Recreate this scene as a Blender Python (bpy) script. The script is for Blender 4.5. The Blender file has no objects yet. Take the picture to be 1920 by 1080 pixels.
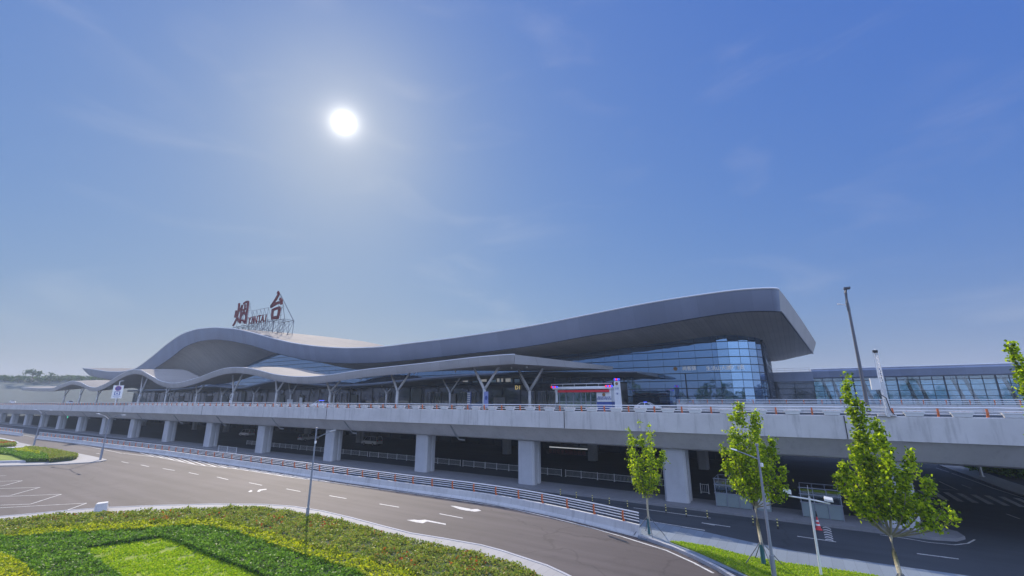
import bpy, bmesh, math, random
import numpy as np
random.seed(7); rng = np.random.default_rng(11)
PI = math.pi
C = bpy.context.scene.collection
sc = bpy.context.scene

# ------------------------------------------------------------------ survey
# World: X runs along the viaduct, Y away from it towards the terminal, Z up, metres.
F = 812.0; TH = math.atan(209/812.0); YW = math.radians(32.3); CH = 10.0
def ray(px, py):
    u = (px-960)/F; v = (540-py)/F
    f = math.cos(TH)-v*math.sin(TH); z = math.sin(TH)+v*math.cos(TH)
    return (u*math.cos(YW)-f*math.sin(YW), u*math.sin(YW)+f*math.cos(YW), z)
def gp(px, py, z=0.0):
    r = ray(px, py); t = (z-CH)/r[2]
    return (r[0]*t, r[1]*t)
def aty(px, py, Y):
    r = ray(px, py); t = Y/r[1]
    return (r[0]*t, CH+r[2]*t)
def zm(pts, s, ox, oy): return [(ox+x/s, oy+y/s) for x, y in pts]

EXPOSURE = 0.58; SKYEXP = (.74,.52,.06); SKYTINT = (.285,.625,2.62)
HAZE = .00048
HORIZON = (.34,-.22,-1.15)
BACKFILL = (5.6, 6.5, 8.6)
SUNGLOW = [(16000, 40, (1,1,.96)), (4500, 5, (1,.97,.88)), (1300, 2.0, (1,.93,.8)), (90, .55, (1,.90,.70)), (3, .15, (1,1.0,.95))]
# ------------------------------------------------------------------ materials
def new_mat(name):
    m = bpy.data.materials.new(name); m.use_nodes = True
    nt = m.node_tree; nt.nodes.clear()
    out = nt.nodes.new('ShaderNodeOutputMaterial')
    return m, nt, out
def N(nt, t, **kw):
    n = nt.nodes.new(t)
    for k, v in kw.items():
        if k in n.inputs: n.inputs[k].default_value = v
        else: setattr(n, k, v)
    return n
def mat(name, col, rough=0.6, metal=0.0, var=0.12, scale=1.5, scale2=18.0, bump=0.0, spec=0.5, stretch=None, coat=0.0, emit=None, estr=1.0):
    m, nt, out = new_mat(name)
    p = N(nt, 'ShaderNodeBsdfPrincipled'); L = nt.links.new
    p.inputs['Roughness'].default_value = rough; p.inputs['Metallic'].default_value = metal
    p.inputs['Specular IOR Level'].default_value = spec; p.inputs['Coat Weight'].default_value = coat
    tc = N(nt, 'ShaderNodeTexCoord'); src = tc.outputs['Object']
    if stretch:
        mp = N(nt, 'ShaderNodeMapping'); mp.inputs['Scale'].default_value = stretch; L(src, mp.inputs['Vector']); src = mp.outputs['Vector']
    n1 = N(nt, 'ShaderNodeTexNoise'); n1.inputs['Scale'].default_value = scale; n1.inputs['Detail'].default_value = 5; n1.inputs['Roughness'].default_value = .6
    n2 = N(nt, 'ShaderNodeTexNoise'); n2.inputs['Scale'].default_value = scale2; n2.inputs['Detail'].default_value = 3
    L(src, n1.inputs['Vector']); L(src, n2.inputs['Vector'])
    a = N(nt, 'ShaderNodeMath', operation='ADD'); L(n1.outputs['Fac'], a.inputs[0]); L(n2.outputs['Fac'], a.inputs[1])
    mr = N(nt, 'ShaderNodeMapRange'); mr.inputs['From Min'].default_value = .6; mr.inputs['From Max'].default_value = 1.4
    mr.inputs['To Min'].default_value = 1-var; mr.inputs['To Max'].default_value = 1+var
    L(a.outputs[0], mr.inputs['Value'])
    vm = N(nt, 'ShaderNodeVectorMath', operation='SCALE'); vm.inputs[0].default_value = col[:3]
    L(mr.outputs['Result'], vm.inputs['Scale']); L(vm.outputs['Vector'], p.inputs['Base Color'])
    if bump:
        b = N(nt, 'ShaderNodeBump'); b.inputs['Strength'].default_value = bump; b.inputs['Distance'].default_value = .05
        L(n2.outputs['Fac'], b.inputs['Height']); L(b.outputs['Normal'], p.inputs['Normal'])
    if emit:
        p.inputs['Emission Color'].default_value = (*emit, 1); p.inputs['Emission Strength'].default_value = estr
    L(p.outputs[0], out.inputs['Surface'])
    m['p'] = 1
    return m
def leaf_mat(name, cols, trans=0.5, rough=0.5, tcol=1.6):
    """leaf clumps: one tint per leaf, from the plant's own range, thin leaves let light through"""
    m, nt, out = new_mat(name); L = nt.links.new
    g = N(nt, 'ShaderNodeNewGeometry'); cr = N(nt, 'ShaderNodeValToRGB')
    el = cr.color_ramp.elements
    el[0].position = 0; el[0].color = (*cols[0], 1); el[1].position = 1; el[1].color = (*cols[-1], 1)
    for i, c in enumerate(cols[1:-1]):
        e = el.new((i+1)/(len(cols)-1)); e.color = (*c, 1)
    L(g.outputs['Random Per Island'], cr.inputs['Fac'])
    p = N(nt, 'ShaderNodeBsdfPrincipled'); p.inputs['Roughness'].default_value = rough; p.inputs['Specular IOR Level'].default_value = .12
    L(cr.outputs['Color'], p.inputs['Base Color'])
    t = N(nt, 'ShaderNodeBsdfTranslucent'); s = N(nt, 'ShaderNodeVectorMath', operation='MULTIPLY')
    s.inputs[1].default_value = (tcol, tcol*1.05, tcol*.6); L(cr.outputs['Color'], s.inputs[0]); L(s.outputs['Vector'], t.inputs['Color'])
    mx = N(nt, 'ShaderNodeMixShader'); mx.inputs['Fac'].default_value = trans
    L(p.outputs[0], mx.inputs[1]); L(t.outputs[0], mx.inputs[2]); L(mx.outputs[0], out.inputs['Surface'])
    return m
def grass_mat(name):
    m, nt, out = new_mat(name); L = nt.links.new
    tc = N(nt, 'ShaderNodeTexCoord')
    n1 = N(nt, 'ShaderNodeTexNoise'); n1.inputs['Scale'].default_value = .6; n1.inputs['Detail'].default_value = 8; n1.inputs['Roughness'].default_value = .75
    L(tc.outputs['Object'], n1.inputs['Vector'])
    cr = N(nt, 'ShaderNodeValToRGB'); el = cr.color_ramp.elements
    el[0].position = .36; el[0].color = (.12, .21, .015, 1); el[1].position = .66; el[1].color = (.22, .27, .03, 1)
    e = el.new(.52); e.color = (.24, .30, .02, 1)
    e = el.new(.30); e.color = (.13, .12, .05, 1)
    L(n1.outputs['Fac'], cr.inputs['Fac'])
    p = N(nt, 'ShaderNodeBsdfPrincipled'); p.inputs['Roughness'].default_value = .9
    L(cr.outputs['Color'], p.inputs['Base Color'])
    b = N(nt, 'ShaderNodeBump'); b.inputs['Strength'].default_value = .8; b.inputs['Distance'].default_value = .1
    n2 = N(nt, 'ShaderNodeTexNoise'); n2.inputs['Scale'].default_value = 12; L(tc.outputs['Object'], n2.inputs['Vector'])
    L(n2.outputs['Fac'], b.inputs['Height']); L(b.outputs['Normal'], p.inputs['Normal']); L(p.outputs[0], out.inputs['Surface'])
    return m
def concrete_mat(name, col, stain=.35, var=.1):
    """cast concrete with run-down streaks and blotches"""
    m, nt, out = new_mat(name); L = nt.links.new
    tc = N(nt, 'ShaderNodeTexCoord'); p = N(nt, 'ShaderNodeBsdfPrincipled'); p.inputs['Roughness'].default_value = .8
    mp = N(nt, 'ShaderNodeMapping'); mp.inputs['Scale'].default_value = (2.2, 2.2, .22); L(tc.outputs['Object'], mp.inputs['Vector'])
    st = N(nt, 'ShaderNodeTexNoise'); st.inputs['Scale'].default_value = 1.2; st.inputs['Detail'].default_value = 6; st.inputs['Roughness'].default_value = .65
    L(mp.outputs['Vector'], st.inputs['Vector'])
    bl = N(nt, 'ShaderNodeTexNoise'); bl.inputs['Scale'].default_value = .35; bl.inputs['Detail'].default_value = 7; bl.inputs['Roughness'].default_value = .65
    L(tc.outputs['Object'], bl.inputs['Vector'])
    r1 = N(nt, 'ShaderNodeMapRange'); r1.inputs['From Min'].default_value = .52; r1.inputs['From Max'].default_value = .75
    r1.inputs['To Min'].default_value = 1; r1.inputs['To Max'].default_value = 1-stain; L(st.outputs['Fac'], r1.inputs['Value'])
    r2 = N(nt, 'ShaderNodeMapRange'); r2.inputs['From Min'].default_value = .3; r2.inputs['From Max'].default_value = .7
    r2.inputs['To Min'].default_value = 1-var; r2.inputs['To Max'].default_value = 1+var; L(bl.outputs['Fac'], r2.inputs['Value'])
    mu = N(nt, 'ShaderNodeMath', operation='MULTIPLY'); L(r1.outputs[0], mu.inputs[0]); L(r2.outputs[0], mu.inputs[1])
    vm = N(nt, 'ShaderNodeVectorMath', operation='SCALE'); vm.inputs[0].default_value = col; L(mu.outputs[0], vm.inputs['Scale'])
    L(vm.outputs['Vector'], p.inputs['Base Color'])
    b = N(nt, 'ShaderNodeBump'); b.inputs['Strength'].default_value = .25; b.inputs['Distance'].default_value = .03
    n2 = N(nt, 'ShaderNodeTexNoise'); n2.inputs['Scale'].default_value = 25; L(tc.outputs['Object'], n2.inputs['Vector']); L(n2.outputs['Fac'], b.inputs['Height'])
    L(b.outputs['Normal'], p.inputs['Normal']); L(p.outputs[0], out.inputs['Surface'])
    return m
def panel_mat(name, col, pitch=1.2, axis='X', rough=.42, metal=.35, seam=.55, stripw=.04, spec=.5):
    """sheet-metal cladding with narrow seams along one axis"""
    m, nt, out = new_mat(name); L = nt.links.new
    tc = N(nt, 'ShaderNodeTexCoord'); p = N(nt, 'ShaderNodeBsdfPrincipled')
    p.inputs['Roughness'].default_value = rough; p.inputs['Metallic'].default_value = metal; p.inputs['Specular IOR Level'].default_value = spec
    sx = N(nt, 'ShaderNodeSeparateXYZ'); L(tc.outputs['Object'], sx.inputs[0])
    d = N(nt, 'ShaderNodeMath', operation='DIVIDE'); d.inputs[1].default_value = pitch; L(sx.outputs[axis], d.inputs[0])
    fr = N(nt, 'ShaderNodeMath', operation='FRACT'); L(d.outputs[0], fr.inputs[0])
    fl = N(nt, 'ShaderNodeMath', operation='FLOOR'); L(d.outputs[0], fl.inputs[0])
    wn = N(nt, 'ShaderNodeTexWhiteNoise'); wn.noise_dimensions = '1D'; L(fl.outputs[0], wn.inputs['W'])
    lt = N(nt, 'ShaderNodeMath', operation='LESS_THAN'); lt.inputs[1].default_value = stripw/pitch; L(fr.outputs[0], lt.inputs[0])
    r = N(nt, 'ShaderNodeMapRange'); r.inputs['To Min'].default_value = .93; r.inputs['To Max'].default_value = 1.06; L(wn.outputs['Value'], r.inputs['Value'])
    s2 = N(nt, 'ShaderNodeMapRange'); s2.inputs['To Min'].default_value = 1; s2.inputs['To Max'].default_value = seam; L(lt.outputs[0], s2.inputs['Value'])
    n1 = N(nt, 'ShaderNodeTexNoise'); n1.inputs['Scale'].default_value = .12; n1.inputs['Detail'].default_value = 8; n1.inputs['Roughness'].default_value = .65; L(tc.outputs['Object'], n1.inputs['Vector'])
    r3 = N(nt, 'ShaderNodeMapRange'); r3.inputs['To Min'].default_value = .76; r3.inputs['To Max'].default_value = 1.24; L(n1.outputs['Fac'], r3.inputs['Value'])
    m1 = N(nt, 'ShaderNodeMath', operation='MULTIPLY'); L(r.outputs[0], m1.inputs[0]); L(s2.outputs[0], m1.inputs[1])
    m2 = N(nt, 'ShaderNodeMath', operation='MULTIPLY'); L(m1.outputs[0], m2.inputs[0]); L(r3.outputs[0], m2.inputs[1])
    vm = N(nt, 'ShaderNodeVectorMath', operation='SCALE'); vm.inputs[0].default_value = col; L(m2.outputs[0], vm.inputs['Scale'])
    L(vm.outputs['Vector'], p.inputs['Base Color']); L(p.outputs[0], out.inputs['Surface'])
    return m
def glass_wall(name, base, refl, rfac=.5, rough=.03):
    """coated architectural glazing: dark room behind, mirror-like coat in front, panes slightly out of plane"""
    m, nt, out = new_mat(name); L = nt.links.new
    tc = N(nt, 'ShaderNodeTexCoord')
    n1 = N(nt, 'ShaderNodeTexNoise'); n1.inputs['Scale'].default_value = .16; n1.inputs['Detail'].default_value = 3; L(tc.outputs['Object'], n1.inputs['Vector'])
    r = N(nt, 'ShaderNodeMapRange'); r.inputs['From Min'].default_value = .3; r.inputs['From Max'].default_value = .7; r.inputs['To Min'].default_value = .4; r.inputs['To Max'].default_value = 1.7; L(n1.outputs['Fac'], r.inputs['Value'])
    vm = N(nt, 'ShaderNodeVectorMath', operation='SCALE'); vm.inputs[0].default_value = base; L(r.outputs[0], vm.inputs['Scale'])
    d = N(nt, 'ShaderNodeBsdfDiffuse'); L(vm.outputs['Vector'], d.inputs['Color'])
    g = N(nt, 'ShaderNodeBsdfGlossy'); g.inputs['Roughness'].default_value = rough
    lw2 = N(nt, 'ShaderNodeLayerWeight'); lw2.inputs['Blend'].default_value = .5; pw = N(nt, 'ShaderNodeMath', operation='POWER'); pw.inputs[1].default_value = 2.2; L(lw2.outputs['Facing'], pw.inputs[0])
    mc = N(nt, 'ShaderNodeMix'); mc.data_type = 'RGBA'; mc.inputs['A'].default_value = (*refl, 1); mc.inputs['B'].default_value = (.95,.97,1,1); L(pw.outputs[0], mc.inputs['Factor']); L(mc.outputs['Result'], g.inputs['Color'])
    b = N(nt, 'ShaderNodeBump'); b.inputs['Strength'].default_value = .05; b.inputs['Distance'].default_value = .3
    n2 = N(nt, 'ShaderNodeTexNoise'); n2.inputs['Scale'].default_value = .35; L(tc.outputs['Object'], n2.inputs['Vector']); L(n2.outputs['Fac'], b.inputs['Height']); L(b.outputs['Normal'], g.inputs['Normal'])
    fr = N(nt, 'ShaderNodeLayerWeight'); fr.inputs['Blend'].default_value = .35
    mr = N(nt, 'ShaderNodeMapRange'); mr.inputs['To Min'].default_value = rfac; mr.inputs['To Max'].default_value = 1.0; L(fr.outputs['Fresnel'], mr.inputs['Value'])
    mx = N(nt, 'ShaderNodeMixShader'); L(mr.outputs[0], mx.inputs['Fac']); L(d.outputs[0], mx.inputs[1]); L(g.outputs[0], mx.inputs[2])
    L(mx.outputs[0], out.inputs['Surface'])
    return m
def clear_glass(name, tint, rfac=.12):
    m, nt, out = new_mat(name); L = nt.links.new
    t = N(nt, 'ShaderNodeBsdfTransparent'); t.inputs['Color'].default_value = (*tint, 1)
    g = N(nt, 'ShaderNodeBsdfGlossy'); g.inputs['Color'].default_value = (.8, .9, 1, 1); g.inputs['Roughness'].default_value = .03
    fr = N(nt, 'ShaderNodeLayerWeight'); fr.inputs['Blend'].default_value = .3
    mr = N(nt, 'ShaderNodeMapRange'); mr.inputs['To Min'].default_value = rfac; mr.inputs['To Max'].default_value = .9; L(fr.outputs['Fresnel'], mr.inputs['Value'])
    mx = N(nt, 'ShaderNodeMixShader'); L(mr.outputs[0], mx.inputs['Fac']); L(t.outputs[0], mx.inputs[1]); L(g.outputs[0], mx.inputs[2]); L(mx.outputs[0], out.inputs['Surface'])
    return m
def asphalt_mat(name, col):
    m, nt, out = new_mat(name); L = nt.links.new
    tc = N(nt, 'ShaderNodeTexCoord'); p = N(nt, 'ShaderNodeBsdfPrincipled')
    p.inputs['Roughness'].default_value = .78; p.inputs['Specular IOR Level'].default_value = .35
    big = N(nt, 'ShaderNodeTexNoise'); big.inputs['Scale'].default_value = .07; big.inputs['Detail'].default_value = 6; big.inputs['Roughness'].default_value = .6
    mp = N(nt, 'ShaderNodeMapping'); mp.inputs['Scale'].default_value = (.05, .9, 1); mp.inputs['Rotation'].default_value = (0, 0, -.12)
    L(tc.outputs['Object'], mp.inputs['Vector']); L(tc.outputs['Object'], big.inputs['Vector'])
    tr = N(nt, 'ShaderNodeTexNoise'); tr.inputs['Scale'].default_value = .8; tr.inputs['Detail'].default_value = 4; L(mp.outputs['Vector'], tr.inputs['Vector'])
    sm = N(nt, 'ShaderNodeTexNoise'); sm.inputs['Scale'].default_value = 30; sm.inputs['Detail'].default_value = 2; L(tc.outputs['Object'], sm.inputs['Vector'])
    # thin repair cracks
    vo = N(nt, 'ShaderNodeTexVoronoi'); vo.feature = 'DISTANCE_TO_EDGE'; vo.inputs['Scale'].default_value = .045; vo.inputs['Randomness'].default_value = 1
    ds = N(nt, 'ShaderNodeVectorMath', operation='ADD'); dn = N(nt, 'ShaderNodeTexNoise'); dn.inputs['Scale'].default_value = .25; dn.inputs['Detail'].default_value = 5
    sc2 = N(nt, 'ShaderNodeVectorMath', operation='SCALE'); sc2.inputs['Scale'].default_value = 5; L(tc.outputs['Object'], dn.inputs['Vector']); L(dn.outputs['Color'], sc2.inputs[0])
    L(tc.outputs['Object'], ds.inputs[0]); L(sc2.outputs['Vector'], ds.inputs[1]); L(ds.outputs['Vector'], vo.inputs['Vector'])
    ck = N(nt, 'ShaderNodeMapRange'); ck.inputs['From Min'].default_value = 0; ck.inputs['From Max'].default_value = .006; ck.inputs['To Min'].default_value = .72; ck.inputs['To Max'].default_value = 1; L(vo.outputs['Distance'], ck.inputs['Value'])
    def rng_(n, a, b_, c, d_):
        r = N(nt, 'ShaderNodeMapRange'); r.inputs['From Min'].default_value = a; r.inputs['From Max'].default_value = b_
        r.inputs['To Min'].default_value = c; r.inputs['To Max'].default_value = d_; L(n.outputs['Fac'], r.inputs['Value']); return r.outputs[0]
    st_ = N(nt, 'ShaderNodeTexNoise'); st_.inputs['Scale'].default_value = .22; st_.inputs['Detail'].default_value = 9; st_.inputs['Roughness'].default_value = .7; st_.inputs['Distortion'].default_value = 1.2; L(tc.outputs['Object'], st_.inputs['Vector'])
    o = ck.outputs[0]
    for s in (rng_(st_, .56, .68, 1.0, .80), rng_(big, .3, .7, .80, 1.18), rng_(tr, .3, .7, .76, 1.16), rng_(sm, .3, .7, .85, 1.15)):
        mu = N(nt, 'ShaderNodeMath', operation='MULTIPLY'); L(o, mu.inputs[0]); L(s, mu.inputs[1]); o = mu.outputs[0]
    vm = N(nt, 'ShaderNodeVectorMath', operation='SCALE'); vm.inputs[0].default_value = col; L(o, vm.inputs['Scale'])
    L(vm.outputs['Vector'], p.inputs['Base Color']); L(p.outputs[0], out.inputs['Surface'])
    return m

M = dict(
    asphalt=asphalt_mat('asphalt', (.080, .066, .067)),
    asphalt_dark=asphalt_mat('asphalt_dark', (.045, .053, .064)),
    ground=mat('dry_ground', (.10, .11, .07), .95, var=.3, scale=.03, scale2=.5),
    concrete=concrete_mat('parapet_concrete', (.56, .55, .54), .32, .12),
    girder=concrete_mat('girder_concrete', (.58, .57, .57), .15),
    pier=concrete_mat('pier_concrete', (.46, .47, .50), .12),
    kerb=concrete_mat('kerb_stone', (.38, .38, .40), .2),
    paving=panel_mat('paving_slabs', (.33, .32, .31), .6, 'X', .8, 0, .8, .03),
    fascia=panel_mat('fascia_panel', (.19, .235, .34), 3.0, 'X', .42, .3, .87, .06),
    soffit=panel_mat('soffit_panel', (.50, .47, .43), .9, 'X', .6, .1, .72, .07),
    roof=panel_mat('roof_sheet', (.20, .185, .18), .6, 'Y', .8, 0, .82, .05, .05),
    fascia_low=panel_mat('dark_canopy_panel', (.15,.17,.21), 2.4, 'X', .5, .2, .9, .03),
    canopy=panel_mat('canopy_panel', (.36, .365, .38), 2.4, 'X', .45, .2, .82, .07),
    canopy_top=panel_mat('canopy_top_sheet', (.30, .275, .25), .6, 'X', .8, 0, .85, .05, .05),
    glass=glass_wall('blue_glazing', (.010, .03, .07), (.36, .60, .92), .42),
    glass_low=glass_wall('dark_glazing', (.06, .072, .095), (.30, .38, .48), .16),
    cglass=clear_glass('clear_glazing', (.62, .78, .86)),
    mullion=mat('dark_mullion', (.02, .03, .05), .4, .5, spec=.4),
    darkwall=mat('dark_wall', (.06, .066, .085), .6, var=.3),
    white=mat('white_paint', (.72, .73, .74), .4, var=.06),
    line=mat('road_line_paint', (.50, .49, .47), .7, var=.55, scale=2.5, scale2=14),
    steel=mat('galvanised_steel', (.42, .44, .46), .4, .6, var=.1),
    darksteel=mat('scaffold_steel', (.10, .11, .14), .6, .1),
    rail=mat('rail_steel', (.74, .75, .77), .35, .1, var=.05),
    polepaint=mat('grey_pole_paint', (.22, .24, .29), .5, .1),
    orange=mat('orange_rail_post', (.60, .155, .05), .5, var=.2),
    column=mat('column_paint', (.72, .73, .75), .45, var=.04),
    red=mat('sign_red', (.13, .012, .02), .85, spec=.05),
    redband=mat('red_band', (.60, .01, .03), .4),
    black=mat('black_rubber', (.015, .015, .017), .6),
    blue=mat('police_blue', (.04, .08, .30), .4),
    carwhite=mat('white_car_paint', (.70, .71, .72), .25, coat=.6, var=.02),
    carblue=mat('blue_car_paint', (.03, .12, .28), .25, coat=.6, var=.02),
    carglass=mat('car_glass', (.015, .02, .03), .05, spec=.8),
    chrome=mat('wheel_rim', (.45, .45, .46), .3, .8),
    bark=mat('plane_tree_bark', (.36, .33, .24), .85, var=.35, scale=3, scale2=14, bump=.4),
    twig=mat('branch_bark', (.22, .20, .13), .85, var=.3),
    stake=mat('wooden_stake', (.13, .14, .15), .8, var=.3),
    soil=mat('soil', (.14, .10, .07), .95, var=.3, scale=2),
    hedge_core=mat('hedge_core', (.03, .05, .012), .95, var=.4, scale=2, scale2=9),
    grass=grass_mat('lawn'),
    leaf_tree=leaf_mat('plane_leaves', [(.05, .09, .008), (.16, .25, .010), (.30, .40, .014), (.50, .56, .025)], .55, .5, 1.6),
    leaf_green=leaf_mat('dark_green_leaves', [(.05, .11, .012), (.09, .18, .018), (.14, .27, .03), (.22, .36, .05)], .35),
    leaf_yellow=leaf_mat('golden_privet_leaves', [(.12, .18, .015), (.26, .32, .02), (.42, .44, .02), (.54, .51, .035)], .4),
    leaf_photinia=leaf_mat('photinia_leaves', [(.08, .13, .02), (.16, .23, .03), (.27, .32, .04), (.30, .28, .07), (.20, .28, .035), (.34, .38, .07), (.28, .17, .05)], .3),
    leaf_grass=leaf_mat('grass_blades', [(.14, .25, .012), (.22, .35, .016), (.31, .42, .022), (.38, .44, .04)], .4),
    leaf_red=leaf_mat('red_shoots', [(.30, .05, .02), (.42, .09, .03)], .4),
    leaf_far=leaf_mat('far_tree_leaves', [(.03, .06, .012), (.05, .09, .02), (.07, .12, .03)], .3),
    flower=leaf_mat('trough_flowers', [(.5, .03, .08), (.6, .5, .45), (.05, .12, .03), (.55, .05, .1)], .2),
    cone=mat('cone_plastic', (.62, .04, .05), .45),
    reflect=mat('reflective_yellow', (.75, .68, .25), .4),
    bark_far=mat('far_bark', (.10, .08, .06), .9),
    screen=mat('dim_board', (.02, .012, .016), .5),
    gold=mat('emblem_gold', (.30, .16, .06), .4, .3),
    plastic=mat('pale_sheet', (.55, .56, .58), .5, var=.15),
    paneldull=mat('frosted_panel', (.20, .25, .26), .35, var=.1),
    litwhite=mat('lit_letters_sky_glimpses', (.7,.7,.7), .5, emit=(1,1,1), estr=.12),
    lampr=mat('lit_red_beacon', (.5, .01, .02), .4, emit=(1, .02, .06), estr=.7),
    lampb=mat('lit_blue_beacon', (.02, .03, .5), .4, emit=(.05, .1, 1), estr=.8),
    lampg=mat('lit_green_signal', (.01, .4, .2), .4, emit=(.05, 1, .5), estr=.9),
    ledtxt=mat('led_letters', (.14, .03, .035), .5, emit=(1, .15, .15), estr=.004),
    tubelight=mat('lit_tube', (.6, .6, .6), .5, emit=(.9, .95, 1), estr=.30),
    yellowtxt=mat('lit_gate_letters', (.5, .4, .1), .5, emit=(1, .8, .3), estr=.35),
)

# ------------------------------------------------------------------ mesh builder
class MB:
    def __init__(s): s.v = []; s.f = []; s.m = []
    def add(s, vs, fs, mi=0):
        o = len(s.v); s.v += [tuple(p) for p in vs]; s.f += [tuple(i+o for i in f) for f in fs]; s.m += [mi]*len(fs)
    def box(s, x0, x1, y0, y1, z0, z1, mi=0):
        s.add([(x0,y0,z0),(x1,y0,z0),(x1,y1,z0),(x0,y1,z0),(x0,y0,z1),(x1,y0,z1),(x1,y1,z1),(x0,y1,z1)],
              [(0,3,2,1),(4,5,6,7),(0,1,5,4),(1,2,6,5),(2,3,7,6),(3,0,4,7)], mi)
    def obox(s, c, d, w, h, ang, z0, mi=0):
        """box centred at c (x,y), length d along ang, width w, from z0 up h"""
        ca, sa = math.cos(ang), math.sin(ang); vs = []
        for z in (z0, z0+h):
            for a, b in ((-1,-1),(1,-1),(1,1),(-1,1)):
                vs.append((c[0]+a*d/2*ca-b*w/2*sa, c[1]+a*d/2*sa+b*w/2*ca, z))
        s.add(vs, [(0,3,2,1),(4,5,6,7),(0,1,5,4),(1,2,6,5),(2,3,7,6),(3,0,4,7)], mi)
    def tube(s, pts, r, n=6, mi=0, r2=None, cap=True):
        pts = [np.array(p, float) for p in pts]; k = len(pts); rings = []
        for i, p in enumerate(pts):
            d = pts[min(i+1,k-1)]-pts[max(i-1,0)]; d /= (np.linalg.norm(d)+1e-9)
            a = np.cross(d, (0,0,1.)); 
            if np.linalg.norm(a) < 1e-3: a = np.array((1.,0,0))
            a /= np.linalg.norm(a); b = np.cross(d, a)
            rr = r if r2 is None else r+(r2-r)*i/(k-1)
            if isinstance(r, (list, tuple)): rr = r[i]
            rings.append([p+rr*(math.cos(2*PI*j/n)*a+math.sin(2*PI*j/n)*b) for j in range(n)])
        vs = [q for R in rings for q in R]; fs = []
        for i in range(k-1):
            for j in range(n): fs.append((i*n+j, i*n+(j+1)%n, (i+1)*n+(j+1)%n, (i+1)*n+j))
        if cap: fs += [tuple(range(n))[::-1], tuple((k-1)*n+j for j in range(n))]
        s.add(vs, fs, mi)
    def prism(s, poly, z0, z1, mi=0):
        n = len(poly)
        s.add([(x,y,z0) for x,y in poly]+[(x,y,z1) for x,y in poly],
              [tuple(range(n))[::-1], tuple(range(n,2*n))]+[(i,(i+1)%n,n+(i+1)%n,n+i) for i in range(n)], mi)
    def flat(s, poly, z, mi=0):
        s.add([(x,y,z) for x,y in poly], [tuple(range(len(poly)))], mi)
    def extr(s, prof, path, mi=0, closed=True):
        """profile points (d, z) swept along plan path; d is offset towards the path's left normal"""
        k = len(path); n = len(prof); vs = []
        for i, p in enumerate(path):
            a = path[max(i-1,0)]; b = path[min(i+1,k-1)]; dx, dy = b[0]-a[0], b[1]-a[1]; L = math.hypot(dx,dy) or 1
            nx, ny = -dy/L, dx/L; zo = p[2] if len(p) > 2 else 0
            for d, z in prof: vs.append((p[0]+nx*d, p[1]+ny*d, z+zo))
        fs = []
        for i in range(k-1):
            for j in range(n if closed else n-1):
                fs.append((i*n+j, (i+1)*n+j, (i+1)*n+(j+1)%n, i*n+(j+1)%n))
        if closed: fs += [tuple(range(n)), tuple((k-1)*n+j for j in range(n))[::-1]]
        s.add(vs, fs, mi)
    def grid(s, P, mi=0):
        """P[i][j] -> point"""
        a = len(P); b = len(P[0]); vs = [q for r in P for q in r]
        s.add(vs, [(i*b+j, (i+1)*b+j, (i+1)*b+j+1, i*b+j+1) for i in range(a-1) for j in range(b-1)], mi)
    def build(s, name, m, parent=None, smooth=False, keep_local=False):
        me = bpy.data.meshes.new(name); vs = s.v
        if parent is not None and not keep_local:
            L = parent.location if parent.parent is None else parent.location
            T = parent
            off = np.zeros(3)
            while T is not None: off += np.array(T.location); T = T.parent
            vs = (np.array(vs)-off).tolist()
        me.from_pydata(vs, [], s.f); me.update()
        for mm in (m if isinstance(m, (list, tuple)) else [m]): me.materials.append(M[mm] if isinstance(mm, str) else mm)
        if len(me.materials) > 1: me.polygons.foreach_set('material_index', s.m)
        if smooth: me.polygons.foreach_set('use_smooth', [True]*len(me.polygons))
        o = bpy.data.objects.new(name, me); C.objects.link(o)
        if parent is not None: o.parent = parent
        return o
def fixn(o):
    bm = bmesh.new(); bm.from_mesh(o.data); bmesh.ops.recalc_face_normals(bm, faces=bm.faces); bm.to_mesh(o.data); bm.free(); return o
def tag(o, label=None, cat=None, group=None, kind=None):
    if label: o['label'] = label
    if cat: o['category'] = cat
    if group: o['group'] = group
    if kind: o['kind'] = kind
    return o
def thing(name, label, cat, loc=(0,0,0), rz=0, group=None):
    o = bpy.data.objects.new(name, None); C.objects.link(o); o.location = loc; o.rotation_euler = (0,0,rz)
    o.empty_display_size = .3
    return tag(o, label, cat, group)
def copy_tree(o, loc=None, rz=None, label=None, parent=None):
    ch = list(o.children)
    c = o.copy(); C.objects.link(c); c.parent = parent
    if loc is not None: c.location = loc
    if rz is not None: c.rotation_euler = (0,0,rz)
    if label: c['label'] = label
    for k in ch: copy_tree(k, parent=c)
    return c
def struct(mb, name, m, smooth=False): return tag(mb.build(name, m, None, smooth), kind='structure')
def text_part(s, size, loc, rot, m, parent, name='lettering', extr=.02, sx=1.0, align='CENTER'):
    cu = bpy.data.curves.new(name, 'FONT'); cu.body = s; cu.size = size; cu.extrude = extr; cu.align_x = align; cu.align_y = 'CENTER'
    cu.resolution_u = 2
    t = bpy.data.objects.new('tmp', cu); C.objects.link(t); bpy.context.view_layer.update()
    dg = bpy.context.evaluated_depsgraph_get(); me = bpy.data.meshes.new_from_object(t.evaluated_get(dg))
    bpy.data.objects.remove(t); bpy.data.curves.remove(cu)
    me.name = name; me.materials.clear(); me.materials.append(M[m])
    o = bpy.data.objects.new(name, me); C.objects.link(o); o.parent = parent
    off = np.zeros(3); T = parent
    while T is not None: off += np.array(T.location); T = T.parent
    o.location = tuple(np.array(loc)-off); o.rotation_euler = rot; o.scale = (sx, 1, 1)
    return o
ORD = ['first','second','third','fourth','fifth','sixth','seventh','eighth','ninth','tenth','eleventh','twelfth','thirteenth','fourteenth','fifteenth','sixteenth','seventeenth','eighteenth']

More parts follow.
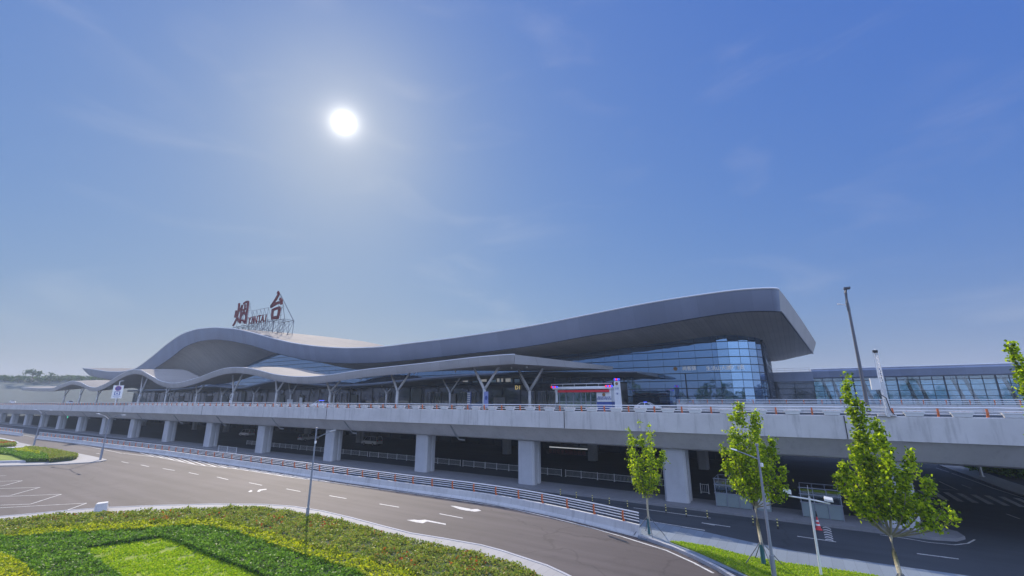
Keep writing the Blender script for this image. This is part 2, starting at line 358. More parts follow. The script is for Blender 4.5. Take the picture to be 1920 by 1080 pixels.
# ------------------------------------------------------------------ leaves
def leaves_mesh(name, P, size, m, parent=None, flat=.0, jitter=.35, long=1.0, smooth=False):
    """P (n,3) leaf centres -> one mesh of bent leaf quads, random orientation"""
    n = len(P); P = np.asarray(P, float)
    if parent is not None:
        off = np.zeros(3); T = parent
        while T is not None: off += np.array(T.location); T = T.parent
        P = P-off
    d = rng.normal(size=(n,3)); d[:,2] *= (1-flat); d /= np.linalg.norm(d, axis=1)[:,None]
    e = rng.normal(size=(n,3)); e[:,2] *= (1-flat); e -= (e*d).sum(1)[:,None]*d; e /= np.linalg.norm(e, axis=1)[:,None]
    s = size*(1+jitter*rng.uniform(-1,1,size=n))[:,None]
    a = P-d*s*.5*long; c = P+d*s*.5*long; b = P+e*s*.36; g = P-e*s*.36
    V = np.stack([a,b,c,g], 1).reshape(-1,3)
    me = bpy.data.meshes.new(name); me.vertices.add(4*n); me.vertices.foreach_set('co', V.ravel())
    me.loops.add(4*n); me.loops.foreach_set('vertex_index', np.arange(4*n, dtype=np.int32))
    me.polygons.add(n); me.polygons.foreach_set('loop_start', np.arange(0,4*n,4, dtype=np.int32)); me.polygons.foreach_set('loop_total', np.full(n,4,dtype=np.int32))
    me.update(calc_edges=True); me.materials.append(M[m])
    o = bpy.data.objects.new(name, me); C.objects.link(o)
    if parent is not None: o.parent = parent
    return o
def in_poly(x, y, poly):
    r = np.zeros(len(x), bool); n = len(poly)
    for i in range(n):
        x0,y0 = poly[i]; x1,y1 = poly[(i+1)%n]
        c = ((y0>y) != (y1>y)); xi = (x1-x0)*(y-y0)/((y1-y0) if y1 != y0 else 1e-9)+x0
        r ^= c & (x < xi)
    return r
def scatter(poly, dens):
    xs = [p[0] for p in poly]; ys = [p[1] for p in poly]
    n = int((max(xs)-min(xs))*(max(ys)-min(ys))*dens)
    x = rng.uniform(min(xs),max(xs),n); y = rng.uniform(min(ys),max(ys),n); k = in_poly(x,y,poly)
    return x[k], y[k]
def bumps(x, y, a=1.0):
    return a*(.5*np.sin(x*1.9+y*.7)+.35*np.sin(x*3.7-y*2.9+1)+.3*np.sin(y*5.1+x*.6+2)+.2*np.sin(x*8.3+y*7.1))
def hedge(name, label, poly, h, m, dens, size, base=.12, flat=.2, red=0, amp=.12):
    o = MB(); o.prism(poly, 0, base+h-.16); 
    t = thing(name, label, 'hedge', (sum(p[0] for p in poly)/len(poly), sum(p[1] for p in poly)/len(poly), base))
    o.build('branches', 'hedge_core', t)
    x, y = scatter(poly, dens)
    z = base+h-.10+bumps(x,y,amp)+rng.normal(0,.075,len(x))
    # side faces
    px, py, pz = [], [], []
    for i in range(len(poly)):
        a = poly[i]; b = poly[(i+1)%len(poly)]; L = math.hypot(b[0]-a[0], b[1]-a[1]); k = int(L*h*dens*1.2)
        if k < 1: continue
        u = rng.uniform(0,1,k); px.append(a[0]+u*(b[0]-a[0])+rng.normal(0,.05,k)); py.append(a[1]+u*(b[1]-a[1])+rng.normal(0,.05,k)); pz.append(base+rng.uniform(0,h,k))
    x = np.concatenate([x]+px); y = np.concatenate([y]+py); z = np.concatenate([z]+pz)
    leaves_mesh('foliage', np.stack([x,y,z],1), size, m, t, flat)
    if red:
        xr, yr = scatter(poly, red); k = (np.sin(xr*.9+yr*1.3)+np.sin(xr*.37-yr*.8+1)) > .7; xr, yr = xr[k], yr[k]
        o = leaves_mesh('red_shoots', np.stack([xr,yr,base+h+.02+bumps(xr,yr,amp)+rng.normal(0,.05,len(xr))],1), size*1.1, 'leaf_red', t, flat); tag(o, kind='stuff')
    return t

def atr(px, py, R):
    r = ray(px, py); t = R/math.hypot(r[0], r[1]); return (r[0]*t, r[1]*t, CH+r[2]*t)
# ------------------------------------------------------------------ camera, sky, sun
cam = bpy.data.cameras.new('camera'); co = bpy.data.objects.new('camera', cam); C.objects.link(co); sc.camera = co
cam.sensor_width = 36; cam.lens = 36*F/1920; cam.clip_end = 6000; cam.clip_start = .1
co.location = (0,0,CH); co.rotation_euler = (PI/2+TH, 0, YW)
sc.view_settings.view_transform = 'Standard'; sc.view_settings.look = 'None'; sc.view_settings.gamma = 1
sc.view_settings.exposure = EXPOSURE
sx, sy, sz = ray(645, 230); sl = math.sqrt(sx*sx+sy*sy+sz*sz); sx, sy, sz = sx/sl, sy/sl, sz/sl
w = bpy.data.worlds.new('World'); sc.world = w; w.use_nodes = True; nt = w.node_tree; nt.nodes.clear(); L = nt.links.new
out = nt.nodes.new('ShaderNodeOutputWorld'); bg = nt.nodes.new('ShaderNodeBackground'); sky = nt.nodes.new('ShaderNodeTexSky')
sky.sky_type = 'NISHITA'; sky.sun_disc = False; sky.sun_elevation = math.asin(sz); sky.sun_rotation = math.atan2(sx, sy)
sky.altitude = 0; sky.air_density = 1.0; sky.dust_density = 0.5; sky.ozone_density = 1.0
bg.inputs['Strength'].default_value = .13
# the hazy aureole and the blinding disc belong to the sky itself, tied to the sun's direction
tc = nt.nodes.new('ShaderNodeTexCoord'); dt = N(nt, 'ShaderNodeVectorMath', operation='DOT_PRODUCT'); dt.inputs[1].default_value = (sx, sy, sz)
nz = N(nt, 'ShaderNodeVectorMath', operation='NORMALIZE'); L(tc.outputs['Generated'], nz.inputs[0]); L(nz.outputs['Vector'], dt.inputs[0])
def vscale(vec_socket, col):
    v = N(nt, 'ShaderNodeVectorMath', operation='SCALE'); v.inputs[0].default_value = col; L(vec_socket, v.inputs['Scale']); return v.outputs['Vector']
def powr(e, k):
    mx = N(nt, 'ShaderNodeMath', operation='MAXIMUM'); mx.inputs[1].default_value = 0; L(dt.outputs['Value'], mx.inputs[0])
    p = N(nt, 'ShaderNodeMath', operation='POWER'); p.inputs[1].default_value = e; L(mx.outputs[0], p.inputs[0])
    q = N(nt, 'ShaderNodeMath', operation='MULTIPLY'); q.inputs[1].default_value = k; L(p.outputs[0], q.inputs[0]); return q.outputs[0]
def vadd(a, b):
    v = N(nt, 'ShaderNodeVectorMath', operation='ADD'); L(a, v.inputs[0]); L(b, v.inputs[1]); return v.outputs['Vector']
# tame the sky's own range so that it keeps the blue of the photograph, then lift towards a pale horizon
sp = N(nt, 'ShaderNodeSeparateColor'); L(sky.outputs[0], sp.inputs['Color']); cb = N(nt, 'ShaderNodeCombineColor')
for ch, ex, k in zip(('Red','Green','Blue'), SKYEXP, SKYTINT):
    p_ = N(nt, 'ShaderNodeMath', operation='POWER'); p_.inputs[1].default_value = ex; L(sp.outputs[ch], p_.inputs[0])
    q_ = N(nt, 'ShaderNodeMath', operation='MULTIPLY'); q_.inputs[1].default_value = k; L(p_.outputs[0], q_.inputs[0]); L(q_.outputs[0], cb.inputs[ch])
o = cb.outputs['Color']
for e, k, col in SUNGLOW: o = vadd(o, vscale(powr(e, k), col))
# paler, warmer air towards the horizon and a few thin cloud streaks
sx_ = N(nt, 'ShaderNodeSeparateXYZ'); L(nz.outputs['Vector'], sx_.inputs[0])
h1 = N(nt, 'ShaderNodeMath', operation='SUBTRACT'); h1.inputs[0].default_value = 1; h1.use_clamp = True; L(sx_.outputs['Z'], h1.inputs[1])
h2 = N(nt, 'ShaderNodeMath', operation='POWER'); h2.inputs[1].default_value = 9; L(h1.outputs[0], h2.inputs[0])
o = vadd(o, vscale(h2.outputs[0], HORIZON))
mpc = N(nt, 'ShaderNodeMapping'); mpc.inputs['Scale'].default_value = (1.3, 1.3, 4.5); mpc.inputs['Rotation'].default_value = (.12, .3, .5); L(nz.outputs['Vector'], mpc.inputs['Vector'])
cn_ = N(nt, 'ShaderNodeTexNoise'); cn_.inputs['Scale'].default_value = 2.6; cn_.inputs['Detail'].default_value = 5; cn_.inputs['Roughness'].default_value = .5; cn_.inputs['Distortion'].default_value = .6; L(mpc.outputs['Vector'], cn_.inputs['Vector'])
cr_ = N(nt, 'ShaderNodeMapRange'); cr_.inputs['From Min'].default_value = .50; cr_.inputs['From Max'].default_value = .78; cr_.interpolation_type = 'SMOOTHSTEP'; L(cn_.outputs['Fac'], cr_.inputs['Value'])
o = vadd(o, vscale(cr_.outputs['Result'], (.34, .27, .14)))
# added fill: bright sky lobe behind the viewer, out of frame, lifting shaded faces
hl = math.hypot(sx, sy); db = N(nt, 'ShaderNodeVectorMath', operation='DOT_PRODUCT'); db.inputs[1].default_value = (-sx/hl*.8, -sy/hl*.8, .6); L(nz.outputs['Vector'], db.inputs[0])
mb_ = N(nt, 'ShaderNodeMapRange'); mb_.inputs['From Min'].default_value = .18; mb_.inputs['From Max'].default_value = 1.05; mb_.interpolation_type = 'SMOOTHSTEP'
L(db.outputs['Value'], mb_.inputs['Value']); o = vadd(o, vscale(mb_.outputs['Result'], BACKFILL))
L(o, bg.inputs['Color']); L(bg.outputs[0], out.inputs['Surface'])
sun = bpy.data.lights.new('sun', 'SUN'); so = bpy.data.objects.new('sun', sun); C.objects.link(so)
sun.energy = 3.8; sun.angle = math.radians(.6); sun.color = (1, .89, .74)
from mathutils import Vector
so.rotation_euler = Vector((sx, sy, sz)).to_track_quat('Z', 'Y').to_euler(); so.location = (-60, 50, 80)

# ------------------------------------------------------------------ ground, roads, markings
b = MB(); b.flat([(-1495,-395),(895,-395),(895,1195),(-1495,1195)], -.06); struct(b, 'ground', 'ground')
b = MB(); b.flat([(-420,-30),(60,-30),(60,46),(-420,46)], 0); struct(b, 'road', 'asphalt')
b = MB(); b.flat([(-420,46),(60,46),(60,240),(-6,240),(-6,100),(-420,100)], 0); struct(b, 'service_road', 'asphalt_dark')

Pz = lambda pts, z=0: [gp(x, y, z) for x, y in pts]
# lower road right of the barrier: same tarmac, viaduct shade painted in darker
b = MB(); b.flat([gp(*a) for a in [(1196,1006),(1110,983),(1027,963),(943,946),(860,933),(740,916.5),(640,901.5),(520,883.5),(440,871.5),(300,850.5),(200,838),(82,823),(0,810)]]+[(-260,46),(60,46),(60,8)]+[gp(*a) for a in [(1800,1200),(1500,1120),(1400,1066),(1300,1030),(1230,1012)]], .004); struct(b, 'slip_road_shade', 'asphalt_dark')
# footway round the planting bed at the near left
outer = Pz([(0,971),(60,966),(120,960),(200,954),(300,950),(400,947.5),(495,948),(551,952),(607,961),(662,974),(718,989),(773,1003),(829,1012),(902,1025),(943,1036),(985,1050),(1027,1064),(1059,1079),(1100,1100),(1150,1127)])
bed_out = outer+[(-6,20),(-3,-10),(-80,-10),(-80,6)]
b = MB(); b.prism(bed_out, -.05, .13); struct(b, 'footway', 'paving')
b = MB(); b.extr([(0,0),(0,.16),(-.18,.16),(-.18,0)], [(x,y) for x,y in outer]); struct(b, 'footway_kerb', 'kerb')
# island at the left
isl = Pz(zm([(-900,905),(0,852),(600,838),(1100,820),(1500,795),(1700,775),(1790,757),(1800,748),(1700,722),(1500,678),(1300,640),(900,570),(560,507),(300,452),(270,455),(-60,400),(-900,330)],9,0,780))
b = MB(); b.prism(isl, -.05, .14); struct(b, 'island_footway', 'paving')
ki = Pz(zm([(-900,815),(0,775),(450,765),(900,742),(1250,700),(1320,680),(1330,665),(1290,650),(900,580),(560,530),(400,520),(0,540),(-900,560)],9,0,780), .3)
b = MB(); b.prism(ki, .1, .42); struct(b, 'island_kerb', 'kerb')
gi = Pz(zm([(-900,800),(0,755),(450,742),(430,700),(300,660),(150,640),(0,640),(-900,640)],9,0,780), .4)
b = MB(); b.prism(gi, .1, .47); struct(b, 'island_lawn', 'grass')
hg = lambda pts, z: Pz(zm(pts,9,0,780), z)
t = hedge('planting_bed','mixed green hedge on the kerbed island beside double arm lamp', hg([(-900,620),(0,620),(200,640),(450,722),(800,715),(780,640),(600,600),(400,590),(240,560),(0,545),(-900,560)],.7), .45,'leaf_green', 160,.16, .42)
t = hedge('planting_bed','golden hedge strip in the middle of the kerbed island', hg([(240,555),(420,540),(480,575),(640,600),(650,640),(520,620),(400,600),(280,590)],.8), .55,'leaf_yellow', 160,.16, .42)
t = hedge('planting_bed','olive hedge at the pointed end of the kerbed island', hg([(420,520),(560,515),(900,560),(1290,635),(1310,655),(1240,680),(850,715),(800,640),(650,605),(480,565)],.8), .5,'leaf_photinia', 150,.16, .42)
isl2 = Pz(zm([(-900,560),(0,535),(200,505),(300,480),(310,460),(230,430),(0,385),(-900,300)],9,0,780))
b = MB(); b.prism(isl2, -.05, .3); struct(b, 'far_island_kerb', 'kerb')
t = hedge('planting_bed','red tipped hedge on the small far island at the left edge', hg([(-800,330),(0,398),(240,440),(270,460),(200,480),(0,500),(-800,520)],.8), .6,'leaf_photinia', 120,.2, .3, red=40)
# near bed: lawn and three hedges
lawn = Pz([(155,1027),(194,1019),(250,1013),(305,1006),(333,1014),(375,1031),(417,1048),(472,1067),(540,1092),(620,1150),(330,1150),(260,1105),(236,1084),(222,1069),(194,1049),(167,1037)], .16)
b = MB(); b.prism([(-75,-8),(-8,-8),(-12,22)]+Pz([(1010,1085),(800,1030),(640,980),(540,962),(480,956),(300,960),(0,980)], .1)+[(-75,7)], .05, .15); struct(b, 'bed_soil', 'soil')
b = MB(); b.prism(Pz([(120,1022),(194,1004),(305,990),(360,1003),(440,1035),(600,1085),(700,1160),(150,1160)], .2), .1, .2); struct(b, 'lawn', 'grass')
x, y = scatter(Pz([(135,1022),(194,1008),(305,996),(350,1006),(430,1040),(580,1085),(700,1150),(180,1150)], .2), 520)
from mathutils import noise as _nz
k = rng.uniform(size=len(x)) < np.array([.62+1.3*_nz.noise((a_*.8,b_*.8,3.1))+.7*_nz.noise((a_*2.7,b_*2.7,7.7)) for a_, b_ in zip(x, y)]); x, y = x[k], y[k]
g = leaves_mesh('grass_tufts', np.stack([x,y,.22+np.abs(rng.normal(0,.035,len(x)))],1), .11, 'leaf_grass', None, -.5); tag(g, 'tufty bright lawn grass inside the curved green hedge', 'grass', kind='stuff')
red_out = Pz([(-60,978),(0,974),(60,969),(120,964),(200,961),(300,957),(400,952),(480,950),(551,960),(618,971),(662,982),(718,998),(773,1011),(829,1024),(915,1041),(971,1060),(1010,1080),(1110,1140)], .62)
red_in = Pz([(28,1000),(55,991),(111,985),(194,980),(278,978),(361,972),(416,974),(460,984),(495,997),(551,1011),(607,1026),(662,1040),(718,1054),(773,1070),(830,1095),(900,1140)], .62)
left_r = [Pz([(0,1001)],.62)[0], Pz([(-60,1006)],.62)[0]]
hedge('clipped_hedge','brown and green photinia hedge along the pale footway with red tips', red_out+red_in[::-1]+left_r, .6,'leaf_photinia', 270,.135, .1, red=6, amp=.17)
yel_in = Pz([(0,1006),(55,1002),(139,996),(222,993),(305,987),(361,983),(403,987),(444,997),(495,1012),(551,1032),(607,1049),(662,1066),(700,1082),(800,1140)], .55)
yel_out = Pz([(28,1000),(55,991),(111,985),(194,980),(278,978),(361,972),(416,974),(460,984),(495,997),(551,1011),(607,1026),(662,1040),(718,1054),(773,1070),(830,1095),(900,1140)], .58)
hedge('clipped_hedge','golden yellow hedge band between the photinia and dark green hedges', yel_out+yel_in[::-1], .54,'leaf_yellow', 270,.135, .1)
gr_in = Pz([(155,1022),(194,1016),(250,1009),(305,1001),(333,1009),(375,1026),(417,1043),(472,1062),(545,1092),(640,1150)], .5)
gr_out = Pz([(0,1006),(55,1002),(139,996),(222,993),(305,987),(361,983),(403,987),(444,997),(495,1012),(551,1032),(607,1049),(662,1066),(700,1082),(800,1140)], .55)
gr_left = Pz([(250,1150),(210,1075),(180,1050),(155,1032)], .5)
hedge('clipped_hedge','dark green hedge curving round the bright lawn', gr_out+gr_in[::-1][:0]+gr_in[::-1]+Pz([(158,1030),(175,1046),(200,1062),(222,1078),(245,1100),(300,1150),(150,1150)],.5)+Pz([(60,1072),(28,1050),(0,1036),(-40,1030),(-40,1006)],.5), .46,'leaf_green', 270,.135, .1)
hedge('clipped_hedge','golden hedge corner at the bottom left below the dark green hedge', Pz([(-60,1034),(0,1038),(28,1051),(60,1074),(90,1100),(130,1150),(-60,1150)],.5), .5,'leaf_yellow', 270,.135, .1)

# verge at the right: paving band, kerb, grass
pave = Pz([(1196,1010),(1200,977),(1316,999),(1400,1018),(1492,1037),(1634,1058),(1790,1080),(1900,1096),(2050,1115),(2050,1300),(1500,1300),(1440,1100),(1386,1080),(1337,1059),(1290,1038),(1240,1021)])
b = MB(); b.prism(pave, -.05, .12); struct(b, 'verge_footway', panel_mat('shade_tinted_paving', (.17,.21,.26), .6, 'X', .8, 0, .8, .03))  # blue-grey slab tint paints in shade; the viaduct's cast shadow stops short
vk = Pz([(1198,1009),(1230,1020),(1262,1031),(1300,1048),(1340,1068),(1372,1087),(1410,1112),(1460,1160)])
b = MB(); b.extr([(0,0),(0,.2),(.25,.2),(.25,0)], vk); struct(b, 'verge_kerb', 'kerb')
vg = Pz([(1256,1016),(1281,1018),(1330,1026),(1386,1041),(1471,1057),(1618,1077),(1720,1096),(1800,1120),(1800,1250),(1520,1250),(1450,1105),(1400,1078),(1345,1052),(1309,1036)], .14)
b = MB(); b.prism(vg, .06, .2); struct(b, 'verge_lawn', 'grass')
x, y = scatter(vg, 420)
g = leaves_mesh('grass_tufts', np.stack([x,y,.21+np.abs(rng.normal(0,.03,len(x)))],1), .08, 'leaf_grass', None, -.5); tag(g, 'bright grass on the verge under the three young trees', 'grass', kind='stuff')
# refuge under the piers
plat = [(-420,46.4),(7.2,46.4),(8.6,46.9),(9.3,48),(9.2,49.4),(8.4,50.4),(6,50.9),(-420,51)]
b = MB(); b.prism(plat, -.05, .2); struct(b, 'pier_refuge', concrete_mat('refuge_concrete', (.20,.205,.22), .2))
# markings
b = MB()
def mark(p0, p1, wd, z=.009):
    a = gp(*p0); c = gp(*p1); dx, dy = c[0]-a[0], c[1]-a[1]; l = math.hypot(dx,dy); nx, ny = -dy/l*wd/2, dx/l*wd/2
    b.add([(a[0]-nx,a[1]-ny,z),(c[0]-nx,c[1]-ny,z),(c[0]+nx,c[1]+ny,z),(a[0]+nx,a[1]+ny,z)], [(0,1,2,3)])
def pline(pts, wd, z=.009):
    P = Pz(pts); vs = []
    for i, p in enumerate(P):
        a = P[max(i-1,0)]; c = P[min(i+1,len(P)-1)]; dx, dy = c[0]-a[0], c[1]-a[1]; l = math.hypot(dx,dy)
        vs += [(p[0]+dy/l*wd/2, p[1]-dx/l*wd/2, z), (p[0]-dy/l*wd/2, p[1]+dx/l*wd/2, z)]
    b.add(vs, [(2*i,2*i+2,2*i+3,2*i+1) for i in range(len(P)-1)])
for a in [(820,308,868,318),(950,330,1005,342),(1100,355,1180,368),(1275,382,1340,396),(1465,412,1540,430),(650,252,680,257)]:
    p = zm([a[:2],a[2:]],3.6,0,780); mark(p[0],p[1],.16)
for a in [(97,450,185,468),(348,492,443,510),(640,538,755,558),(978,594,1110,616),(1382,660,1540,690)]:
    p = zm([a[:2],a[2:]],3.6,440,780); mark(p[0],p[1],.16)
edge = [(230,850),(300,858),(370,872),(440,879),(475,884),(537,894),(584,900),(640,907),(690,914),(773,925),(860,938),(943,950),(1027,969),(1110,990),(1166,1006),(1204,1018),(1249,1032),(1300,1055),(1338,1075)]
pline(edge, .16)
pline([(40,815),(82,823),(120,829)], .15); pline([(140,832),(165,837),(200,844),(228,850)], .15)
pline([(560,893),(640,904),(700,912)], .1, .0065)
# hatched strip between edge line and barrier
inner = [(200,839.5),(300,852.5),(370,863),(440,873.5),(520,885.5),(582,895)]
for i in range(17):
    x0 = 262+i*17.5+i*i*.12; x1 = x0+26+i*1.2
    y0 = np.interp(x0, [e[0] for e in inner],[e[1] for e in inner])+1.2; y1 = np.interp(x1, [e[0] for e in edge],[e[1] for e in edge])-.4
    mark((x0,y0),(x1,max(y1,y0+1)), .22)
for q in [[(0,545),(415,528),(205,595),(0,602)],[(0,620),(585,588),(345,675)],[(0,490),(270,482),(75,535),(0,540)],[(-20,441),(150,437),(45,465),(0,474)],[(0,404),(45,401)]]:
    p = zm(q,3.6,0,780)
    for i in range(len(p)-1): mark(p[i],p[i+1],.13,.006+.001*(i%2))
def arrow(pts, s, ox, oy): b.flat(Pz(zm(pts,s,ox,oy)), .006)
arrow([(1160,702),(1215,700),(1240,704),(1285,700),(1425,727),(1425,735),(1300,712),(1270,724),(1225,718)],3.6,440,780)
arrow([(1455,606),(1490,608),(1600,629),(1640,628),(1665,640),(1620,646),(1560,638),(1520,630)],3.6,440,780)
arrow([(90,512),(110,500),(122,507),(105,514)],3.6,440,780); arrow([(150,510),(165,497),(215,492),(215,497),(180,503),(165,512)],3.6,440,780)
struct(b, 'road_markings', 'line')
b = MB()
for i in range(7):
    P = Pz(zm([(1005+i*19,805+i*6.5),(1018+i*19,807+i*6.5),(1035+i*19,822+i*6.5),(1022+i*19,820+i*6.5)],3.6,860,780)); b.flat(P, .012)
struct(b, 'drain_grating', 'mullion')
b = MB()
for a in [(0,745,270,780),(185,825,460,865),(0,865,215,900),(1105,955,1480,1010)]:
    p = zm([a[:2],a[2:]],5.144,1280,820); mark(p[0],p[1],.15)
for a in [(1180,620,1700,690),(1220,700,1660,772),(1640,722,1728,738)]:
    p = zm([a[:2],a[2:]],3.6,860,780); mark(p[0],p[1],.14,.0075)
for i in range(6):
    y = 868+i*23; P = Pz(zm([(1350+i*5,y),(1375+i*5,y-5),(1410+i*6,y+5),(1432+i*5,y+18),(1430+i*5,y+26),(1405+i*6,y+13),(1378+i*5,y+5),(1352+i*5,y+9)],5.144,1280,820)); b.flat(P, .0065)
for a in [(300,210,470,290),(505,240,595,275),(920,510,1040,555),(95,875,480,925),(140,268,440,290),(270,85,390,125)]:
    p = zm([a[:2],a[2:]],4.909,1700,860); mark(p[0],p[1],.16)
pline(zm([(415,135),(600,200),(800,275),(960,325),(1080,365),(1300,430)],4.909,1700,860), .16)
for k in range(19):
    x = 3.1+1.08*k; b.add([(x-.24,64.6,.006),(x+.24,64.6,.006),(x+.24,70,.006),(x-.24,70,.006)],[(0,1,2,3)])
pline([(1650,1003),(1700,1010),(1740,1017),(1790,1022),(1815,1019),(1828,1012)], .12)
b.v = [(x,y,z+.004) for x,y,z in b.v]; struct(b, 'service_road_markings', 'line')
# raised footway and planting beyond the crossing, seen under the deck at the right
fw = Pz(zm([(300,68),(500,78),(760,152),(960,225),(1080,262),(1500,380),(1500,520),(1080,350),(940,305),(700,215),(560,163)],4.909,1700,860))
b = MB(); b.prism(fw, -.05, .16); struct(b, 'crossing_footway', 'paving')
# ------------------------------------------------------------------ viaduct
def drop(x): return -1.0*max(0, (-x-95)/200)**1.25 if x < -95 else 0.0
XR, XL = 34.0, -420.0
xs = list(np.arange(XL, XR+.1, 6.0)); xs[-1] = XR
path = [(x, 45.5, drop(x)) for x in xs]
vi = thing('viaduct', 'long grey concrete road viaduct on square piers in front of the terminal', 'viaduct', (-28, 48, 0))
b = MB()   # left normal of a +X path is +Y
b.extr([(0,6.9),(0,8.68),(.06,8.74),(.30,8.74),(.34,8.68),(.42,8.0),(.42,6.98)], path)
b.build('parapet', 'concrete', vi)
b = MB(); b.extr([(.42,7.5),(.42,8.0),(22,8.0),(22,7.2),(14,6.9),(2.8,5.1),(1.9,5.3),(.3,6.9),(.3,7.1)], path); 
b.extr([(14,6.9),(22,7.2),(46,7.2),(46,6.6),(14,6.6)], path)
o = b.build('girder', 'girder', vi)
b = MB()
b.box(XL, -6.2, 67.5, 104.5, 7.6, 8.02); b.box(-6.2, XR, 67.5, 93, 7.3, 8.02); b.box(XL, -6.2, 91.5, 104.5, 6.6, 7.6)
b.build('deck', 'asphalt_dark', vi)
b = MB()
for i in range(len(xs)-1):
    x0_, x1_ = xs[i], xs[i+1]; b.add([(x0_,46.0,8.006+drop(x0_)),(x1_,46.0,8.006+drop(x1_)),(x1_,67.49,8.006+drop(x1_)),(x0_,67.49,8.006+drop(x0_))],[(0,1,2,3)])
b.build('carriageway', 'asphalt', vi)
for y in (49.5, 60.6): b = MB(); b.grid([[(x,y-.08,8.012+drop(x)),(x,y+.08,8.012+drop(x))] for x in xs]); b.build('edge_line', 'line', vi)
# joints and drain pipes on the outer face
for x in (-21.9, -64.2, -106.5, -150, -193, 3.2, 26): b = MB(); b.box(x-.03, x+.03, 45.46, 45.52, 6.92+drop(x), 8.72+drop(x)); b.build('expansion_joint', 'black', vi)
for x in (-38.6,-60.2,-80.5,-101,-121,-142,-163,-184,-205,-226):
    b = MB(); d = drop(x); b.tube([(x,45.95,6.75+d),(x+.05,46.9,5.6+d),(x+.1,47.7,4.85+d),(x+.9,47.9,4.78+d)], .1, 6); b.build('drain_pipe', 'steel', vi)
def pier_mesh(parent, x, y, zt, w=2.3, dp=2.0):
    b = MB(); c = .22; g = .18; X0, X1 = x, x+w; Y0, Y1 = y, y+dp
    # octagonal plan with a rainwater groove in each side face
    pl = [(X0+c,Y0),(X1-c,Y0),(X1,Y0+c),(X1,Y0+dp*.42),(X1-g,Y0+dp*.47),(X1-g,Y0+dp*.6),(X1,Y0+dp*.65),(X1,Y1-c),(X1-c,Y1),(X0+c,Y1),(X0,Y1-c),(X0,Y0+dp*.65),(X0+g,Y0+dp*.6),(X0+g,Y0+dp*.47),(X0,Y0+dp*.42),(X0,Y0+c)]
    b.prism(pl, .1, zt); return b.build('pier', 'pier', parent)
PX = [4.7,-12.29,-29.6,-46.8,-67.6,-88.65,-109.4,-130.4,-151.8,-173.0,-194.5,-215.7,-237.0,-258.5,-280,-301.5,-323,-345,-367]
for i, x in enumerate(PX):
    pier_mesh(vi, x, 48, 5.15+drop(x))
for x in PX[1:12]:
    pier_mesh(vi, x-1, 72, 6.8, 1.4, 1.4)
# outer railing ------------------------------------------------------
rl = thing('guard_railing', 'steel railing with orange posts along the outer edge of the viaduct', 'railing', (0, 45.65, 8.74))
for z, r, y in ((9.40,.06,45.62),(9.17,.045,45.72),(8.95,.045,45.72)):
    b = MB(); b.tube([(x, y, z+drop(x)) for x in xs], r, 6); b.build('rail', 'rail', rl)
def post_mesh(h=.68):
    b = MB(); pr = [(-.02,0),(-.10,h*.45),(-.09,h*.8),(0,h),(.06,h),(0,h*.75),(.0,h*.45),(.16,0)]
    n = len(pr); b.add([(-.06,y,z) for y,z in pr]+[(.06,y,z) for y,z in pr], [tuple(range(n)),tuple(range(n,2*n))[::-1]]+[(i,n+i,n+(i+1)%n,(i+1)%n) for i in range(n)]); return b
post_x = [14.2-2.62*i for i in range(165)]
pm = post_mesh(); po = pm.build('post', 'orange', rl, keep_local=True)
for i, x in enumerate(post_x[:98]):
    o = po if i == 0 else po.copy()
    if i: C.objects.link(o); o.parent = rl
    o.location = (x, .02, drop(x))
b = MB()
for x in post_x[98:]:
    for f in [0]: b.box(x-.06, x+.06, 45.63, 45.8, 8.72+drop(x), 9.38+drop(x))
tag(b.build('far_posts', 'orange', rl), kind='stuff')
# flower troughs
tr = thing('flower_trough', 'white trough with sparse flowers hung on the viaduct railing between two orange posts', 'planter', (0,0,0), 0, 'flower troughs along the viaduct railing')
b = MB(); b.add([(-.5,-.12,0),(.5,-.12,0),(.5,.14,0),(-.5,.14,0),(-.6,-.17,.3),(.6,-.17,.3),(.6,.19,.3),(-.6,.19,.3)], [(0,3,2,1),(0,1,5,4),(1,2,6,5),(2,3,7,6),(3,0,4,7),(4,5,6,7)]); b.box(-.63,.63,-.2,-.16,.26,.34); b.box(-.63,.63,.18,.22,.26,.34)
b.build('trough', 'white', tr, keep_local=True)
fl = leaves_mesh('flowers', np.stack([rng.uniform(-.5,.5,40), rng.uniform(-.12,.14,40), .30+np.abs(rng.normal(0,.05,40))],1), .08, 'flower'); fl.parent = tr
tr.location = (post_x[0]-1.31, 45.62, 8.76)
for i in range(1, 62):
    if i in (3,): continue
    x = post_x[i]-1.31+random.uniform(-.12,.12); c = copy_tree(tr, (x, 45.62, 8.76+drop(x)))
# far parapet beyond the right end of the forecourt
fp = thing('ramp_barrier', 'far concrete barrier with orange railing posts behind the viaduct at the right', 'barrier', (20, 93, 8))
b = MB(); b.box(-20, 120, 93, 93.4, 7.2, 9.25); b.build('concrete_base', 'concrete', fp)
for z in (9.99, 9.7, 9.45):
    b = MB(); b.tube([(-20,93.2,z),(120,93.2,z)], .06, 6); b.build('rail', 'rail', fp)
p1 = None
for i in range(52):
    if p1 is None: o = p1 = post_mesh(.75).build('post', 'orange', fp, keep_local=True)
    else: o = p1.copy(); C.objects.link(o); o.parent = fp
    o.location = (-39.5+2.6*i, .22, 1.25)

